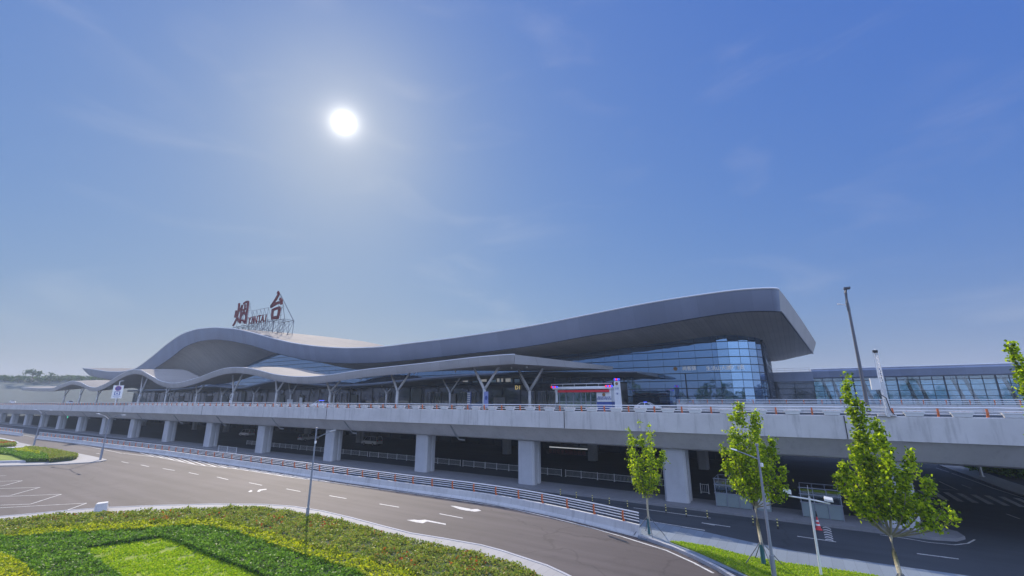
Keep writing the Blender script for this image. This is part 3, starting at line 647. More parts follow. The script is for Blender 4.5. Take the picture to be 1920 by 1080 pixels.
# ------------------------------------------------------------------ lower road barrier
bp = [gp(*a) for a in [(1196,1008),(1150,996),(1110,985),(1070,975),(1027,965.5),(985,956.5),(943,948),(900,941),(860,935),(801,927.5),(740,918.5),(680,909.5),(640,903.5),(582,895),(520,885.5),(440,873.5),(370,863),(300,852.5),(250,846),(200,839.5),(165,834.5),(120,829),(82,824.5),(68,823)]]
def smooth_path(P, step=1.4, it=6):
    P = np.array(P, float); d = np.concatenate([[0],np.cumsum(np.hypot(*np.diff(P,axis=0).T))]); u = np.linspace(0,d[-1],int(d[-1]/step)+1)
    Q = np.stack([np.interp(u,d,P[:,0]),np.interp(u,d,P[:,1])],1)
    for _ in range(it):
        R = Q.copy(); R[1:-1] = (Q[:-2]+Q[1:-1]*2+Q[2:])/4; Q = R
    return [tuple(q) for q in Q]
def lower_barrier(pts, name, label):
    P = smooth_path(pts, 1.4, 12)   # runs right to left: left normal points to the camera side
    t = thing(name, label, 'barrier', (P[0][0], P[0][1], 0))
    b = MB(); b.extr([(.02,0),(0,.08),(-.12,.28),(-.17,.78),(-.2,.82),(-.42,.82),(-.45,.78),(-.5,.28),(-.62,.08),(-.62,0)], P); b.build('concrete_base', 'concrete', t)
    off = lambda p, q, d: (p[0]-(q[1]-p[1])/math.hypot(q[0]-p[0],q[1]-p[1])*d, p[1]+(q[0]-p[0])/math.hypot(q[0]-p[0],q[1]-p[1])*d)
    Q = [off(P[i], P[i+1] if i+1 < len(P) else (2*P[i][0]-P[i-1][0], 2*P[i][1]-P[i-1][1]), -.3) for i in range(len(P))]
    for z, r in ((1.64,.055),(1.45,.035),(1.25,.035),(1.05,.035)):
        b = MB(); b.tube([(x,y,z) for x,y in Q], r, 6); b.build('rail', 'rail', t)
    pr = None; k = 0
    for i in range(1, len(Q)-1, 2):
        a = math.atan2(Q[i+1][1]-Q[i-1][1], Q[i+1][0]-Q[i-1][0])
        if pr is None:
            o = pr = post_mesh(.83).build('post', 'orange', t, keep_local=True)
        else: o = pr.copy(); C.objects.link(o); o.parent = t
        o.location = (Q[i][0]-P[0][0], Q[i][1]-P[0][1], .80); o.rotation_euler = (0,0,a+PI); k += 1
        if k >= 98: break
    return t
lower_barrier(bp, 'road_barrier', 'long low concrete barrier with four rails curving beside the near road')
lower_barrier([gp(38,817.5),gp(20,815),gp(0,812.5),gp(-30,809)], 'road_barrier', 'far short piece of railed barrier beyond the gap at the left edge')

# pedestrian fences between the piers
def ped_fence(x0, x1, y, z0, label, h=.85, pitch=.17, pn=2.2):
    t = thing('pedestrian_fence', label, 'fence', (x0, y, z0), 0, 'white fences under the viaduct')
    b = MB()
    for z in (z0+.12, z0+h-.04): b.box(x0, x1, y-.02, y+.02, z-.02, z+.02)
    x = x0+pitch
    while x < x1: b.box(x-.011, x+.011, y-.008, y+.008, z0+.12, z0+h-.04); x += pitch
    b.build('bars', 'rail', t)
    n = max(1, round((x1-x0)/pn)); pm = None
    for i in range(n+1):
        if pm is None: bb = MB(); bb.box(-.035,.035,-.035,.035,0,h+.05); bb.box(-.09,.09,-.09,.09,0,.02); o = pm = bb.build('post', 'rail', t, keep_local=True)
        else: o = pm.copy(); C.objects.link(o); o.parent = t
        o.location = ((x1-x0)*i/n, 0, 0)
    return t
spans = [(-27.0,-11.4,'white railing under the viaduct just left of the first young tree'),(-44.3,-27.6,'white railing in the bay left of the pier nearest the picture centre'),(-65.5,-44.8,'white railing in the second bay left of the central pier'),
         (-86.5,-66.0,'pale railing in the bay right of the white van under the viaduct'),(-107,-87.2,'pale railing in front of the white van under the viaduct')]
for x0, x1, lb in spans: ped_fence(x0, x1, 56, .1, lb)
ped_fence(-10.0, -9.2, 54.5, .1, 'short stub of white railing beside the pier behind the first tree', .95, .2, .8)
px0 = gp(405,851)[0]; ped_fence(gp(405,849)[0], gp(442,853)[0], gp(442,853)[1], .2, 'small white crowd barrier standing just behind the road barrier', 1.1, .35, 4)

# ------------------------------------------------------------------ terminal
def curve(pts, Y, step=1.5, it=8, xmin=None):
    A = sorted(aty(x, y, Y) for x, y in pts); X = np.array([a[0] for a in A]); Z = np.array([a[1] for a in A])
    def f(x): return np.interp(x, X, Z)
    g = np.arange(X[0], X[-1]+step, step); z = f(g)
    for _ in range(it): z[1:-1] = (z[:-2]+2*z[1:-1]+z[2:])/4
    return lambda x: np.interp(x, g, z), X[0], X[-1]
top_px = [(154,690),(169,691.7),(203,696.7),(229,697),(254.7,691.7),(285,669),(313,645),(340.6,626),(368,617),(402.5,613.7),(443.8,617),(478,625),(512.5,635),(547,643),(581,648),(615.6,651.5),(657,653),(701.6,651.5),(732.5,648.8),(760,644.6),(850,634),(930,622),(1000,610.6),(1062.5,598),(1125,585.6),(1187.5,573),(1250,562),(1312.5,552.8),(1375,543.4),(1422,539.4),(1453,538.8),(1470,540)]
bot_px = [(154.5,691.5),(168,704),(193,709),(229,716),(262,709),(289,691.7),(320,671),(347.5,648.7),(375,639),(402.5,636),(430,638.4),(478,648.8),(512.5,660.8),(547,668.7),(581,676),(615.6,679.7),(657,681),(701.6,680.5),(760,676),(850,666),(930,657),(1000,648),(1062.5,637),(1103,629),(1156,621.6),(1219,610.6),(1281,599.7),(1344,588.8),(1391,582.5),(1437.5,581),(1462,583)]
ft, xa, xb = curve(top_px, 85); fb, xa2, xb2 = curve(bot_px, 86.5)
gl_px = [(300,740),(400,712),(455,690),(485,675),(517,662),(560,668),(610,680),(670,694),(760,692),(900,679),(1000,671),(1059,665),(1131,657.5),(1187.5,649.7),(1240.6,642.5),(1280,637),(1325,629.5),(1359,627),(1403,627.8)]
gt, _, _ = curve(gl_px, 105, 1.5, 5)
te = thing('airport_terminal', 'airport terminal with a wave shaped grey roof and tall blue glass wall', 'terminal building', (-190, 105, 8))
XE = float(max(xa, xa2))+.2; RX = np.concatenate([np.arange(XE, -4, 2.0), np.linspace(-3.4, 0.2, 13)])
def sm(t): t = min(1, max(0, t)); return t*t*(3-2*t)
def rshift(x): return 6.8*sm((x+45)/45)
def yfront(x, y0):   # rounded front corner in plan, pointed prow at the far left end
    e = .2-x
    c = .9*(1-math.sqrt(max(0, 1-((1.3-e)/1.3)**2))) if e < 1.3 else 0
    l = -XE-(-x)
    return y0+c
def ztop(x, y):
    z0 = float(ft(x)); s = (y-85)/60; k = 2.0-5.6*sm((x+70)/70)
    return z0+k*s+.5*math.sin(PI*min(1,max(0,s)))
def zbot(x, y):
    z0 = float(fb(min(x, xb2))); 
    gtx = float(gt(min(x, -6))) if x > -250 else z0-6
    if x < -215: gtx = min(gtx, z0-3)
    far = float(ft(x))-4.6+(-1.2 if x > -70 else 0)
    s1 = (y-86.5)/18.5
    a = z0*(1-sm(s1)*1.0)+gtx*sm(s1) if s1 < 1 else gtx
    e = z0+((22.0-max(0, .2-x)*.2)-z0)*min(1, max(0, (y-86.5)/57))   # the overhang beyond the glass end
    k = min(1, max(0, (x+10)/5))
    if s1 >= 1:
        s2 = (y-105)/40; a = gtx*(1-s2)+min(gtx-1.9, 20.2)*s2
    return a*(1-k)+e*k
YS = [85,90,97,105,115,125,135,144]
P = [[(x+rshift(x)*(y-85)/59, max(y, yfront(x,85)) if y == 85 else y, ztop(x, y)) for y in YS] for x in RX]
b = MB(); b.grid(P); fixn(b.build('roof', 'roof', te, True))
YB = [86.5,89,92,96,100,105,115,125,135,143]
Q = [[(x+rshift(x)*(y-85)/59*(.9)-.4*sm((x+6)/6), max(y, yfront(x,86.5)) if y == 86.5 else y, zbot(x, y)) for y in YB] for x in RX]
b = MB(); b.grid(Q); b.build('soffit', 'soffit', te, True)
# front fascia in horizontal rows so that it rolls under at its lower lip
R_ = []
for i, x in enumerate(RX):
    T = np.array(P[i][0]); B = np.array(Q[i][0]); row = []
    for s in (0, .15, .5, .85, 1): row.append(tuple(T*(1-s)+B*s+np.array((0, -.15*math.sin(PI*s), 0))))
    R_.append(row)
b = MB(); b.grid(R_); b.build('fascia', 'fascia', te, True)
b = MB(); b.tube([R_[i][0] for i in range(len(RX))], .16, 5); b.build('edge_trim', 'rail', te)
b = MB(); b.tube([(q[0][0],q[0][1]+.12,q[0][2]-.05) for q in Q], .14, 5); b.build('shadow_gap', 'mullion', te)
# right end fascia and back edge
E_ = [[tuple(np.array(P[-1][j if j < 8 else 7])*(1-s)+np.array(Qj)*s) for s in (0,.5,1)] for j, Qj in enumerate([Q[-1][k] for k in (0,2,4,5,6,7,8,9)])]
b = MB(); b.grid(E_); b.build('end_fascia', panel_mat('end_fascia_panel', (.33,.32,.31), .8, 'Y', .45, .3, .62, .12), te)
b = MB(); b.grid([[P[i][-1], Q[i][-1]] for i in range(len(RX))]); b.build('rear_fascia', 'fascia', te, True)
b = MB(); b.grid([[P[0][min(j,7)], Q[0][j]] for j in range(8)]); b.build('end_fascia', 'fascia', te, True)
b = MB(); b.tube([(Q[-1][j][0]+.02,Q[-1][j][1],Q[-1][j][2]-.03) for j in range(len(YB))], .16, 5); b.build('shadow_gap', 'mullion', te)
# curtain wall, following its rounded corner
wp = [(x, 105.0) for x in np.arange(-330, -13.4, 3.55)]
cx, cy, r = -13.0, 113.5, 8.5
wp += [(cx+r*math.sin(a), cy-r*math.cos(a)) for a in np.linspace(0, PI/2, 7)]
wp += [(-4.2, y) for y in (117,121,125,129,133,137,141)]
def wtop(x, y): return (float(gt(x)) if x < -13 else zbot(x, y)) + .5 if y <= 106 else max(zbot(x, y), float(gt(-13))-1.5*(y-105)/38)
b = MB(); rows = [8.0]+[23.9-1.66*k for k in range(9,0,-1)]
G = []
for x, y in wp: G.append([(x, y, 8.0), (x, y, wtop(x, y))])
b.grid(G); cw = b.build('curtain_wall', 'glass', te)
b = MB()
for k in range(0, 20):
    z = 24.0-1.66*k+ (1.66*5)
    if z < 8.4: break
    seg = []
    for i, (x, y) in enumerate(wp):
        if z <= wtop(x, y)-.05: seg.append((x, y-.06 if y < 106 else y, z))
        else:
            if len(seg) > 1: b.tube(seg, .085, 4)
            seg = []
    if len(seg) > 1: b.tube(seg, .085, 4)
b.build('transom', 'mullion', cw)
b = MB()
for i, (x, y) in enumerate(wp):
    b.box(x-.03, x+.03, y-.012, y+.02, 8.0, wtop(x, y)) if y < 106 else b.tube([(x,y,8),(x,y,wtop(x,y))], .05, 4)
for x in np.arange(-62.7, -14, 14.2): b.box(x-.12, x+.12, 104.86, 104.92, 8, 15.6)
b.build('glazing_grid', 'mullion', cw)
b = MB(); b.tube([(-4.1,112,8.0),(-4.6,112.6,23.2)], .28, 8); b.build('corner_post', 'mullion', te)
# rear and far walls so that the hall is a closed body
b = MB(); b.box(-330, -4.5, 141, 141.4, 0, 19.5); b.box(-330.4,-330,105,141.4,0,19); b.box(-330,-4.4,105.2,141,7.2,7.9); b.build('rear_wall', 'darkwall', te)
# entrance band and doors under the glass wall
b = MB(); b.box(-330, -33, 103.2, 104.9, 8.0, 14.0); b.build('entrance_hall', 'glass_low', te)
b = MB(); b.box(-62, -41, 102.9, 103.19, 12.3, 13.6)
for x in np.arange(-328, -34, 5.9): b.box(x-.12, x+.12, 103.05, 103.19, 8, 14)
b.box(-330,-33,103.0,103.19,13.75,14.05); b.box(-330,-33,103.05,103.19,10.9,11.0)
b.build('entrance_frame', 'mullion', te)
for x0 in (-60.5,-57,-53.5,-48.2,-45.2,-83,-80,-96,-93,-118,-115,-140,-137):
    b = MB(); b.box(x0, x0+2.4, 102.95, 103.0, 8.1, 12.0, 0)
    d = b.build('door', 'glass_low', te)
    f = MB(); 
    for a in (x0-.06, x0+1.17, x0+2.4): f.box(a, a+.09, 102.86, 102.94, 8.1, 12.1)
    f.box(x0-.06, x0+2.49, 102.86, 102.94, 12.0, 12.15); f.build('door_frame', 'steel', d)
a = aty(971, 727, 102.8); text_part('D1', 1.5, (a[0], 102.8, a[1]), (PI/2,0,0), 'yellowtxt', te, 'gate_number')
for q0, q1 in ((853,860),(868,877),(900,912),(918,921),(932,936),(940,943),(948,957)):  # glowing panels stand in for glimpses of sky past the canopy
    xa_, za_ = aty(q0,716,102.6); xb_, zb_ = aty(q1,709.5,102.6); b = MB(); b.box(xa_,xb_,102.55,102.7,za_,zb_); b.build('sky_glimpse_panel', 'litwhite', te)
for k in range(16):
    x = -300+k*15.3+random.uniform(-2,2); b = MB(); b.box(x,x+random.uniform(2,5),102.8,102.98,8.1,random.choice((10.6,11.6,13.2))); b.build('wall_panel', random.choice(['paneldull','darkwall','pier']), te)
# lower entrance canopy
lc = [(x, y) for x, y in [(330,729),(400,722),(450,727),(512,712),(560,716),(610,721),(662,721),(720,716),(800,707),(880,700.5),(1000,697),(1100,696.5),(1200,696.5)]]
lf, la, lb = curve(lc, 88, 1.5, 10)
lx = np.arange(-290, -25.4, 2.0)
lt = lambda x: .75-.45*sm((x+60)/20)
b = MB()
b.grid([[(x,88,lf(x)),(x,104.9,lf(x)+.4)] for x in lx]); b.grid([[(x,88,lf(x)-lt(x)),(x,104.9,lf(x)-.5)] for x in lx]); b.grid([[(x,88,lf(x)),(x,87.8,lf(x)-.5*lt(x)),(x,88,lf(x)-lt(x))] for x in lx])
b.add([(lx[-1],88,lf(lx[-1])),(lx[-1],104.9,lf(lx[-1])+.4),(lx[-1],104.9,lf(lx[-1])-.5),(lx[-1],88,lf(lx[-1])-.3)],[(0,1,2,3)])
b.build('entrance_canopy', 'fascia_low', te)
# names lit inside the hall, read through the glass
for px_, py_, s_, sz_ in ((1292,691,'尚客驿',1.0),(1347,690.5,'生活山大面',1.0),(1371,689,'今',1.1),(1384,689,'1',1.1),(1391,689,'奥',1.1)):
    a = aty(px_, py_, 104.8); text_part(s_, sz_, (a[0],104.84,a[1]), (PI/2,0,0), 'litwhite', te, 'shop_name', .01)
a = aty(1266, 691.5, 104.8); b = MB(); b.prism([(a[0]+.45*math.cos(k*PI/4), a[1]+.45*math.sin(k*PI/4)) for k in range(8)], 0, .04)
b.v = [(x, 104.86-z, y) for x, y, z in b.v]; b.build('shop_emblem', 'gold', te)
# arrivals level under the deck
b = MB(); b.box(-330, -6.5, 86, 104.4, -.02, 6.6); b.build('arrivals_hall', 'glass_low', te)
b = MB()
for x in np.arange(-328, -7, 4.2): b.box(x-.12, x+.12, 85.8, 85.99, 0, 6.6)
b.box(-330,-6.5,85.8,85.99,3.9,4.1); b.build('arrivals_frame', 'mullion', te)

# concourse wing at the right
cg = thing('concourse', 'long low glass concourse with flat grey roof running off to the right', 'concourse wing', (60, 155, 8))
b = MB(); b.extr([(0,15.6),(-.6,15.9),(-.9,17.6),(-.2,18.2),(14,18.8),(30,18.0),(30,15.6)], [(5,150),(230,150)]); b.build('roof', 'fascia', cg)
b = MB(); b.tube([(5,149.6,18.25),(230,149.6,18.25)], .12, 5); b.tube([(5,150.3,17.9),(230,150.3,17.9)], .05, 4); b.build('roof_trim', 'rail', cg)
b = MB(); b.box(-8, 5, 144, 172, 14.9, 17.35); b.box(-8,5.3,143.6,144,14.8,15.1); b.build('link_roof', 'fascia', cg)
b = MB()
for z in (17.9,18.4): b.tube([(-7,145,z),(4.5,145,z)], .04, 4)
for x in np.arange(-7,4.6,1.9): b.tube([(x,145,17.3),(x,145,18.4)], .04, 4)
b.build('roof_railing', 'steel', cg)
b = MB(); b.box(-8, 4.8, 144.3, 144.4, 8.6, 14.9); b.build('link_glazing', 'glass_low', cg)
b = MB()
for z in (14.3,12.9,11.4,9.9): b.box(-8,4.9,144.1,144.28,z-.06,z+.06)
for x in (-4,.5,4.9): b.box(x-.06,x+.06,144.1,144.28,8.6,14.9)
b.build('link_frame', 'mullion', cg)
b = MB(); b.box(5, 230, 150.0, 150.08, 8.6, 15.6); gz = b.build('glazing', 'cglass', cg)
b = MB(); b.box(5, 230, 178, 178.08, 8.6, 15.6); b.build('glazing', 'cglass', cg)
b = MB()
for z in (14.9,13.6,12.2,10.9,9.6): b.box(5,230,149.8,149.98,z-.06,z+.06)
for i, x in enumerate(np.arange(5, 230, 2.25)):
    wd = .05 if i % 4 else .14; b.box(x-wd,x+wd,149.8,149.98,8.6,15.6)
b.build('glazing_grid', 'mullion', gz)
b = MB()
for i, x in enumerate(np.arange(9, 228, 9.0)):
    for k in (0,1): b.add([(x+k*2.2-.35,154,8.6),(x+k*2.2+.35,154,8.6),(x+k*2.2+.35,154.6,8.6),(x+k*2.2-.35,154.6,8.6),(x-1.6+k*2.2-.35,154,15.6),(x-1.6+k*2.2+.35,154,15.6),(x-1.6+k*2.2+.35,154.6,15.6),(x-1.6+k*2.2-.35,154.6,15.6)],[(0,1,5,4),(1,2,6,5),(2,3,7,6),(3,0,4,7)])
b.build('inner_column', 'darkwall', cg)
b = MB(); b.box(-8, 230, 150.2, 178, 7.6, 8.6); b.box(-8,230,144.2,150.1,0,8.6); b.box(150,150.3,150.3,177.8,8.6,15.5); b.build('plinth', 'girder', cg)

# ------------------------------------------------------------------ forecourt canopy
ct_px = [(40,726),(70,728),(100,728),(115,721),(134,714),(151.6,717),(168.7,726),(181,727),(199.7,719),(220,705.5),(237.5,696),(251,692.7),(265,694),(282,703.7),(299,714),(320,719),(340.6,717.5),(375,707),(399,697.6),(419.7,690.7),(440,688.6),(464,690),(488.5,695),(512.5,702),(547,706.5),(581,707),(615.6,703.7),(684,693),(760,685),(800,681),(883,671),(939,666),(978,664)]
cf, ca, cb_ = curve(ct_px, 66, 1.2, 5)
cn = thing('forecourt_canopy', 'wavy grey drop-off canopy on white Y shaped columns along the terminal front', 'canopy', (-150, 70, 8))
CX = np.arange(ca, cb_, 1.5)
def cback(x): return 80.5+11.5*sm((x+75)/30)
def csh(x): return 9.0*sm((x+62)/22)
def czt(x, s): return float(cf(x))+.9*math.sin(PI*.5*s)*(1-.9*sm((x+80)/40)) - 1.0*s*sm((x+80)/40)
SS = [0,.15,.35,.6,.8,1]
T_ = [[(x+csh(x)*s, 66+(cback(x)-66)*s, czt(x,s)) for s in SS] for x in CX]
U_ = [[(x+csh(x)*s-.3*sm((x+50)/10), 66.35+(cback(x)-66.3)*s, czt(x,s)-1.65+(1.0*s if s > 0 else 0)) for s in SS] for x in CX]
b = MB(); b.grid(T_); b.build('roof', 'canopy_top', cn, True)
b = MB(); b.grid(U_); b.build('soffit', 'soffit', cn, True)
b = MB(); b.grid([[T_[i][0], tuple((np.array(T_[i][0])+np.array(U_[i][0]))/2+np.array((0,-.12,0))), U_[i][0]] for i in range(len(CX))]); b.build('fascia', 'canopy', cn, True)
b = MB(); b.grid([[T_[i][-1], U_[i][-1]] for i in range(len(CX))]); b.grid([[T_[-1][j], U_[-1][j]] for j in range(6)]); b.grid([[T_[0][j], U_[0][j]] for j in range(6)]); b.build('rear_fascia', 'canopy', cn)
b = MB(); b.tube([tuple(np.array(T_[i][0])+np.array((0,0,.03))) for i in range(len(CX))], .10, 5); b.build('edge_trim', 'rail', cn)
def ycol(x, y, fork, zt, sp=3.3, dy=.6, r=.37):
    b = MB(); b.tube([(x,y,8.0),(x,y,fork)], r, 10, r2=r*.86); cp = b.build('column', 'column', cn, True)
    for sgn in (-1, 1):
        b = MB(); z1 = zt(x+sgn*sp); b.tube([(x,y,fork-.15),(x+sgn*sp,y+dy,z1)], r*.8, 8, r2=r*.55); b.build('branch', 'column', cp, True)
def soff(x, y):
    s = min(1, max(0, (y-66)/(float(cback(x))-66))); return czt(x, s)-1.0
for k in range(-1, 12):
    x = -51.3-24.1*k
    if k == -1: continue
    ycol(x, 71, 12.0, lambda q: soff(q, 71.6))
for k in range(0, 9):
    x = -52.5-24.1*k
    ycol(x, 90.6, 11.8, lambda q: float(lf(q))-.6, 3.0, .3, .30)
x = aty(993,757,80)[0]; ycol(x, 80, 11.9, lambda q: soff(min(q,-36), 80)-.1, 3.0, .4)
# downlights under the canopy
for x in (-46,-42.5,-60,-72,-90):
    z = soff(x, 73)-.4; b = MB(); b.tube([(x,72.5,z+.1),(x,72.5,z-.35)], .14, 8); b.build('downlight', 'white', cn)

# ------------------------------------------------------------------ rooftop name sign
sg = thing('rooftop_sign', 'dark red Chinese name and YANTAI letters on a steel frame above the roof', 'rooftop sign', (-190, 95, 35))
def rz(x, y=95): return ztop(x, y)
def stroke(b, pts, w0, w1=None, y=94.8, dp=.5):
    w1 = w1 or w0; n = len(pts)
    L_, R2 = [], []
    for i, (x, z) in enumerate(pts):
        a = pts[max(i-1,0)]; c = pts[min(i+1,n-1)]; dx, dz = c[0]-a[0], c[1]-a[1]; l = math.hypot(dx,dz); w_ = (w0+(w1-w0)*i/(n-1))/2*.8
        L_.append((x-dz/l*w_, z+dx/l*w_)); R2.append((x+dz/l*w_, z-dx/l*w_))
    pl = L_+R2[::-1]; m = len(pl)
    b.add([(x,y,z) for x,z in pl]+[(x,y+dp,z) for x,z in pl], [tuple(range(m)),tuple(range(m,2*m))[::-1]]+[(i,m+i,m+(i+1)%m,(i+1)%m) for i in range(m)])
Sp = lambda pts: [aty(420+x/10.8, 540+y/10.8, 95) for x, y in pts]
b = MB()
for st, w0, w1 in [([(245,455),(235,520),(218,600)],.9,1.1),([(305,310),(300,400),(275,530),(265,600),(215,710),(180,765)],1.3,1.0),([(370,350),(330,440),(285,490)],.8,.7),([(270,600),(290,640),(300,690)],.9,1.0),
                   ([(370,340),(350,450),(335,560),(325,715)],1.1,1.2),([(395,320),(440,285),(490,275)],1.0,1.0),([(488,275),(470,420),(450,560),(430,725)],1.5,1.2),([(430,330),(415,440),(350,575)],.8,.7),([(350,455),(465,415)],.8,.7),([(400,480),(425,530),(455,560)],.8,1.1),([(345,650),(390,660),(425,700)],.8,1.3)]:
    stroke(b, Sp(st), w0, w1)
b.build('character', 'red', sg)
b = MB()
for st, w0, w1 in [([(1085,85),(1110,115),(1060,210),(1010,290),(945,385)],1.6,1.3),([(945,380),(1020,335),(1100,295),(1150,290)],1.5,1.1),([(1130,215),(1165,255),(1155,335)],1.3,1.6),
                   ([(985,425),(975,530),(975,635)],1.2,1.3),([(985,445),(1060,415),(1130,395)],1.2,1.3),([(1130,395),(1110,500),(1085,615)],1.6,1.4),([(975,610),(1030,605),(1095,600)],1.5,1.5)]:
    stroke(b, Sp(st), w0, w1)
b.build('character', 'red', sg)
cxs = [(527,672),(590,660),(650,652),(725,638),(790,630),(852,625)]
for chx, (qx, qy) in zip('YANTAI', cxs):
    a = Sp([(qx, qy)])[0]; o = text_part(chx, 4.7, (a[0], 94.8, a[1]), (PI/2,0,0), 'red', sg, 'letter', .14, .82); 
    bpy.context.view_layer.update()
# scaffold
def lat(b, x0, x1, z0, z1, y0=95.6, y1=98.0, bays=3, rr=.11):
    for y in (y0, y1):
        for i in range(bays+1):
            x = x0+(x1-x0)*i/bays; b.tube([(x,y,rz(x,y)-.2),(x,y,z1)], rr, 4)
        b.tube([(x0,y,z1),(x1,y,z1)], rr, 4); b.tube([(x0,y,z0),(x1,y,z0)], rr, 4)
        for i in range(bays):
            xa_ = x0+(x1-x0)*i/bays; xb_ = x0+(x1-x0)*(i+1)/bays
            b.tube([(xa_,y,z0),(xb_,y,z1)] if i % 2 == 0 else [(xa_,y,z1),(xb_,y,z0)], rr*.8, 4)
    for i in range(bays+1):
        x = x0+(x1-x0)*i/bays; b.tube([(x,y0,z1),(x,y1,z1)], rr*.8, 4); b.tube([(x,y0,z0),(x,y1,z1)], rr*.8, 4)
b = MB()
lat(b, -208, -195, 38.6, 41.2, bays=3); lat(b, -195, -180, 38.0, 42.0, bays=5); lat(b, -178.5, -168.5, 35.8, 41.2, 95.6, 100, 3, .11)
for x in (-205,-200.5,-196.5): b.tube([(x,95.6,41),(x,95.6,51)], .085, 4); b.tube([(x,95.7,50),(x,99,41)], .08, 4)
for z in (44,47.5,50.5): b.tube([(-206,95.6,z),(-195.5,95.6,z)], .08, 4)
for x in (-176.5,-173.5,-171): b.tube([(x,95.6,41),(x,95.6,51.5 if x == -173.5 else 46.5)], .1, 4)
for z in (43,46): b.tube([(-178,95.6,z),(-170,95.6,z)], .09, 4)
b.tube([(-173.5,95.7,52),(-168.6,99.8,41.2)], .13, 4); b.tube([(-173.5,95.7,52),(-169.8,95.7,46.5)], .1, 4); b.tube([(-170.5,95.7,47),(-174.5,99.8,41.2)], .1, 4)
for z in (44.5, 47.2): b.tube([(-194,95.6,z),(-180.5,95.6,z)], .07, 4)
for x in (-193,-190,-187,-184,-181): b.tube([(x,95.6,42),(x,95.6,47.3)], .07, 4); b.tube([(x,95.6,47),(x,98,42)], .07, 4)
b.build('scaffold', 'darksteel', sg)
# ------------------------------------------------------------------ hills and far trees at the left
b = MB(); row0, row1, row2, row3 = [], [], [], []
for px_ in range(-120, 330, 15):
    h = 713+3*math.sin(px_*.03)-(3 if px_ < 60 else 0)
    p = atr(px_, h, 560); q = atr(px_, 750, 430); row0.append((q[0],q[1],-.1)); row1.append((p[0],p[1],p[2])); p2 = atr(px_, h-6, 760); row2.append((p2[0],p2[1],p2[2])); row3.append((p2[0]*1.3,p2[1]*1.3,0))
b.grid([row0,row1,row2,row3]); struct(b, 'hills', mat('bank_soil', (.045,.07,.075), .95, var=.35, scale=.02, scale2=.3), True)
def far_tree(px, py, wpx, hpx, R, label, grp='trees on the far bank'):
    p = atr(px, py+hpx, R); k = R*math.hypot(1, (px-960)/F)/F*.93/1.0
    k = R/math.hypot(*ray(px,py)[:2])/F
    rw, hh = wpx*k/2, hpx*k
    t = thing('broadleaf_tree', label, 'tree', p, 0, grp)
    b = MB(); b.tube([(0,0,-3),(0,0,hh*.5)], hh*.035+.1, 6); b.build('trunk', 'bark_far', t, keep_local=True)
    n = int(260+rw*30); cl = rng.normal(size=(9,3)); cl /= np.linalg.norm(cl,axis=1)[:,None]; cl *= rng.uniform(.3,.75,(9,1)); P = []
    for c in cl: P.append(rng.normal(0,.22,(n//9,3))+c)
    P = np.concatenate(P); P[:,0] *= rw; P[:,1] *= rw; P[:,2] = P[:,2]*hh*.42+hh*.55
    o = leaves_mesh('crown', P, hh*.13, 'leaf_far', None); o.parent = t
    return t
FT = [(60,690,26,20,545,'tallest round tree on the far bank at the left edge'),(93,698,20,16,545,'second round tree on the far bank right of the tallest one'),(128,702,20,10,545,'low tree on the far bank right of the two round trees'),(10,701,26,12,545,'low bushy tree on the far bank at the very left'),(148,703,16,9,545,'small tree on the far bank just left of the roof prow'),(35,703,16,10,545,'small tree between the low bushy one and the tallest one on the bank'),(112,703,14,9,545,'small bush like tree between the round tree and the low tree'),(168,706,20,8,560,'low tree line seen under the roof prow')]
for a in FT: far_tree(*a)
b = MB(); P = []
for px_ in np.arange(-100, 215, 1.6):
    for k in range(7):
        q = atr(px_+rng.uniform(-2,2), 713-rng.uniform(-2,7), 556+rng.uniform(-6,10)); P.append(q)
g = leaves_mesh('scrub', np.array(P), 2.6, 'leaf_far'); tag(g, 'green scrub and hedgerow along the top of the far bank', 'scrub', kind='stuff')
P = np.stack([rng.uniform(-330,190,9000), rng.uniform(-125,-105,9000), rng.uniform(0,1,9000)],1); P[:,2] = P[:,2]**.8*(13+6*np.sin(P[:,0]*.11)+4*np.sin(P[:,0]*.37+1)+2*np.sin(P[:,0]*.9))
g = leaves_mesh('woods', P, 3.0, 'leaf_far'); tag(g, 'belt of trees across the road that the terminal glass reflects', 'woods', kind='stuff')
# greenery beyond the crossing, seen low at the right under the deck
for (x, y, r_, lb) in [(*gp(1822,874),2.0,'dark bush beyond the crossing under the deck, nearest the footway'),(*gp(1862,886),2.2,'dark bush beyond the crossing second from the footway'),(*gp(1900,893),2.3,'dark bush beyond the crossing third from the footway'),(*gp(1935,898),2.5,'dark bush beyond the crossing at the right edge')]:
    t = thing('shrub', lb, 'shrub', (x,y,0), 0, 'bushes beyond the crossing'); b = MB(); b.tube([(0,0,0),(0,0,1.5)], .12, 6); b.build('stem', 'bark_far', t, keep_local=True)
    P = rng.normal(0,.45,(900,3)); P[:,0] *= r_; P[:,1] *= r_; P[:,2] = np.abs(P[:,2])*r_*.9+.2; o = leaves_mesh('foliage', P, .35, 'leaf_green'); o.parent = t

t = thing('marker_post', 'short grey slanted post on the far footway beyond the crossing', 'post', (*gp(1842,896),.16)); b = MB(); b.tube([(0,0,0),(0,0,2.6)], .16, 8); b.tube([(0,0,0),(0,0,.08)], .3, 8); b.build('post', 'rail', t, keep_local=True)
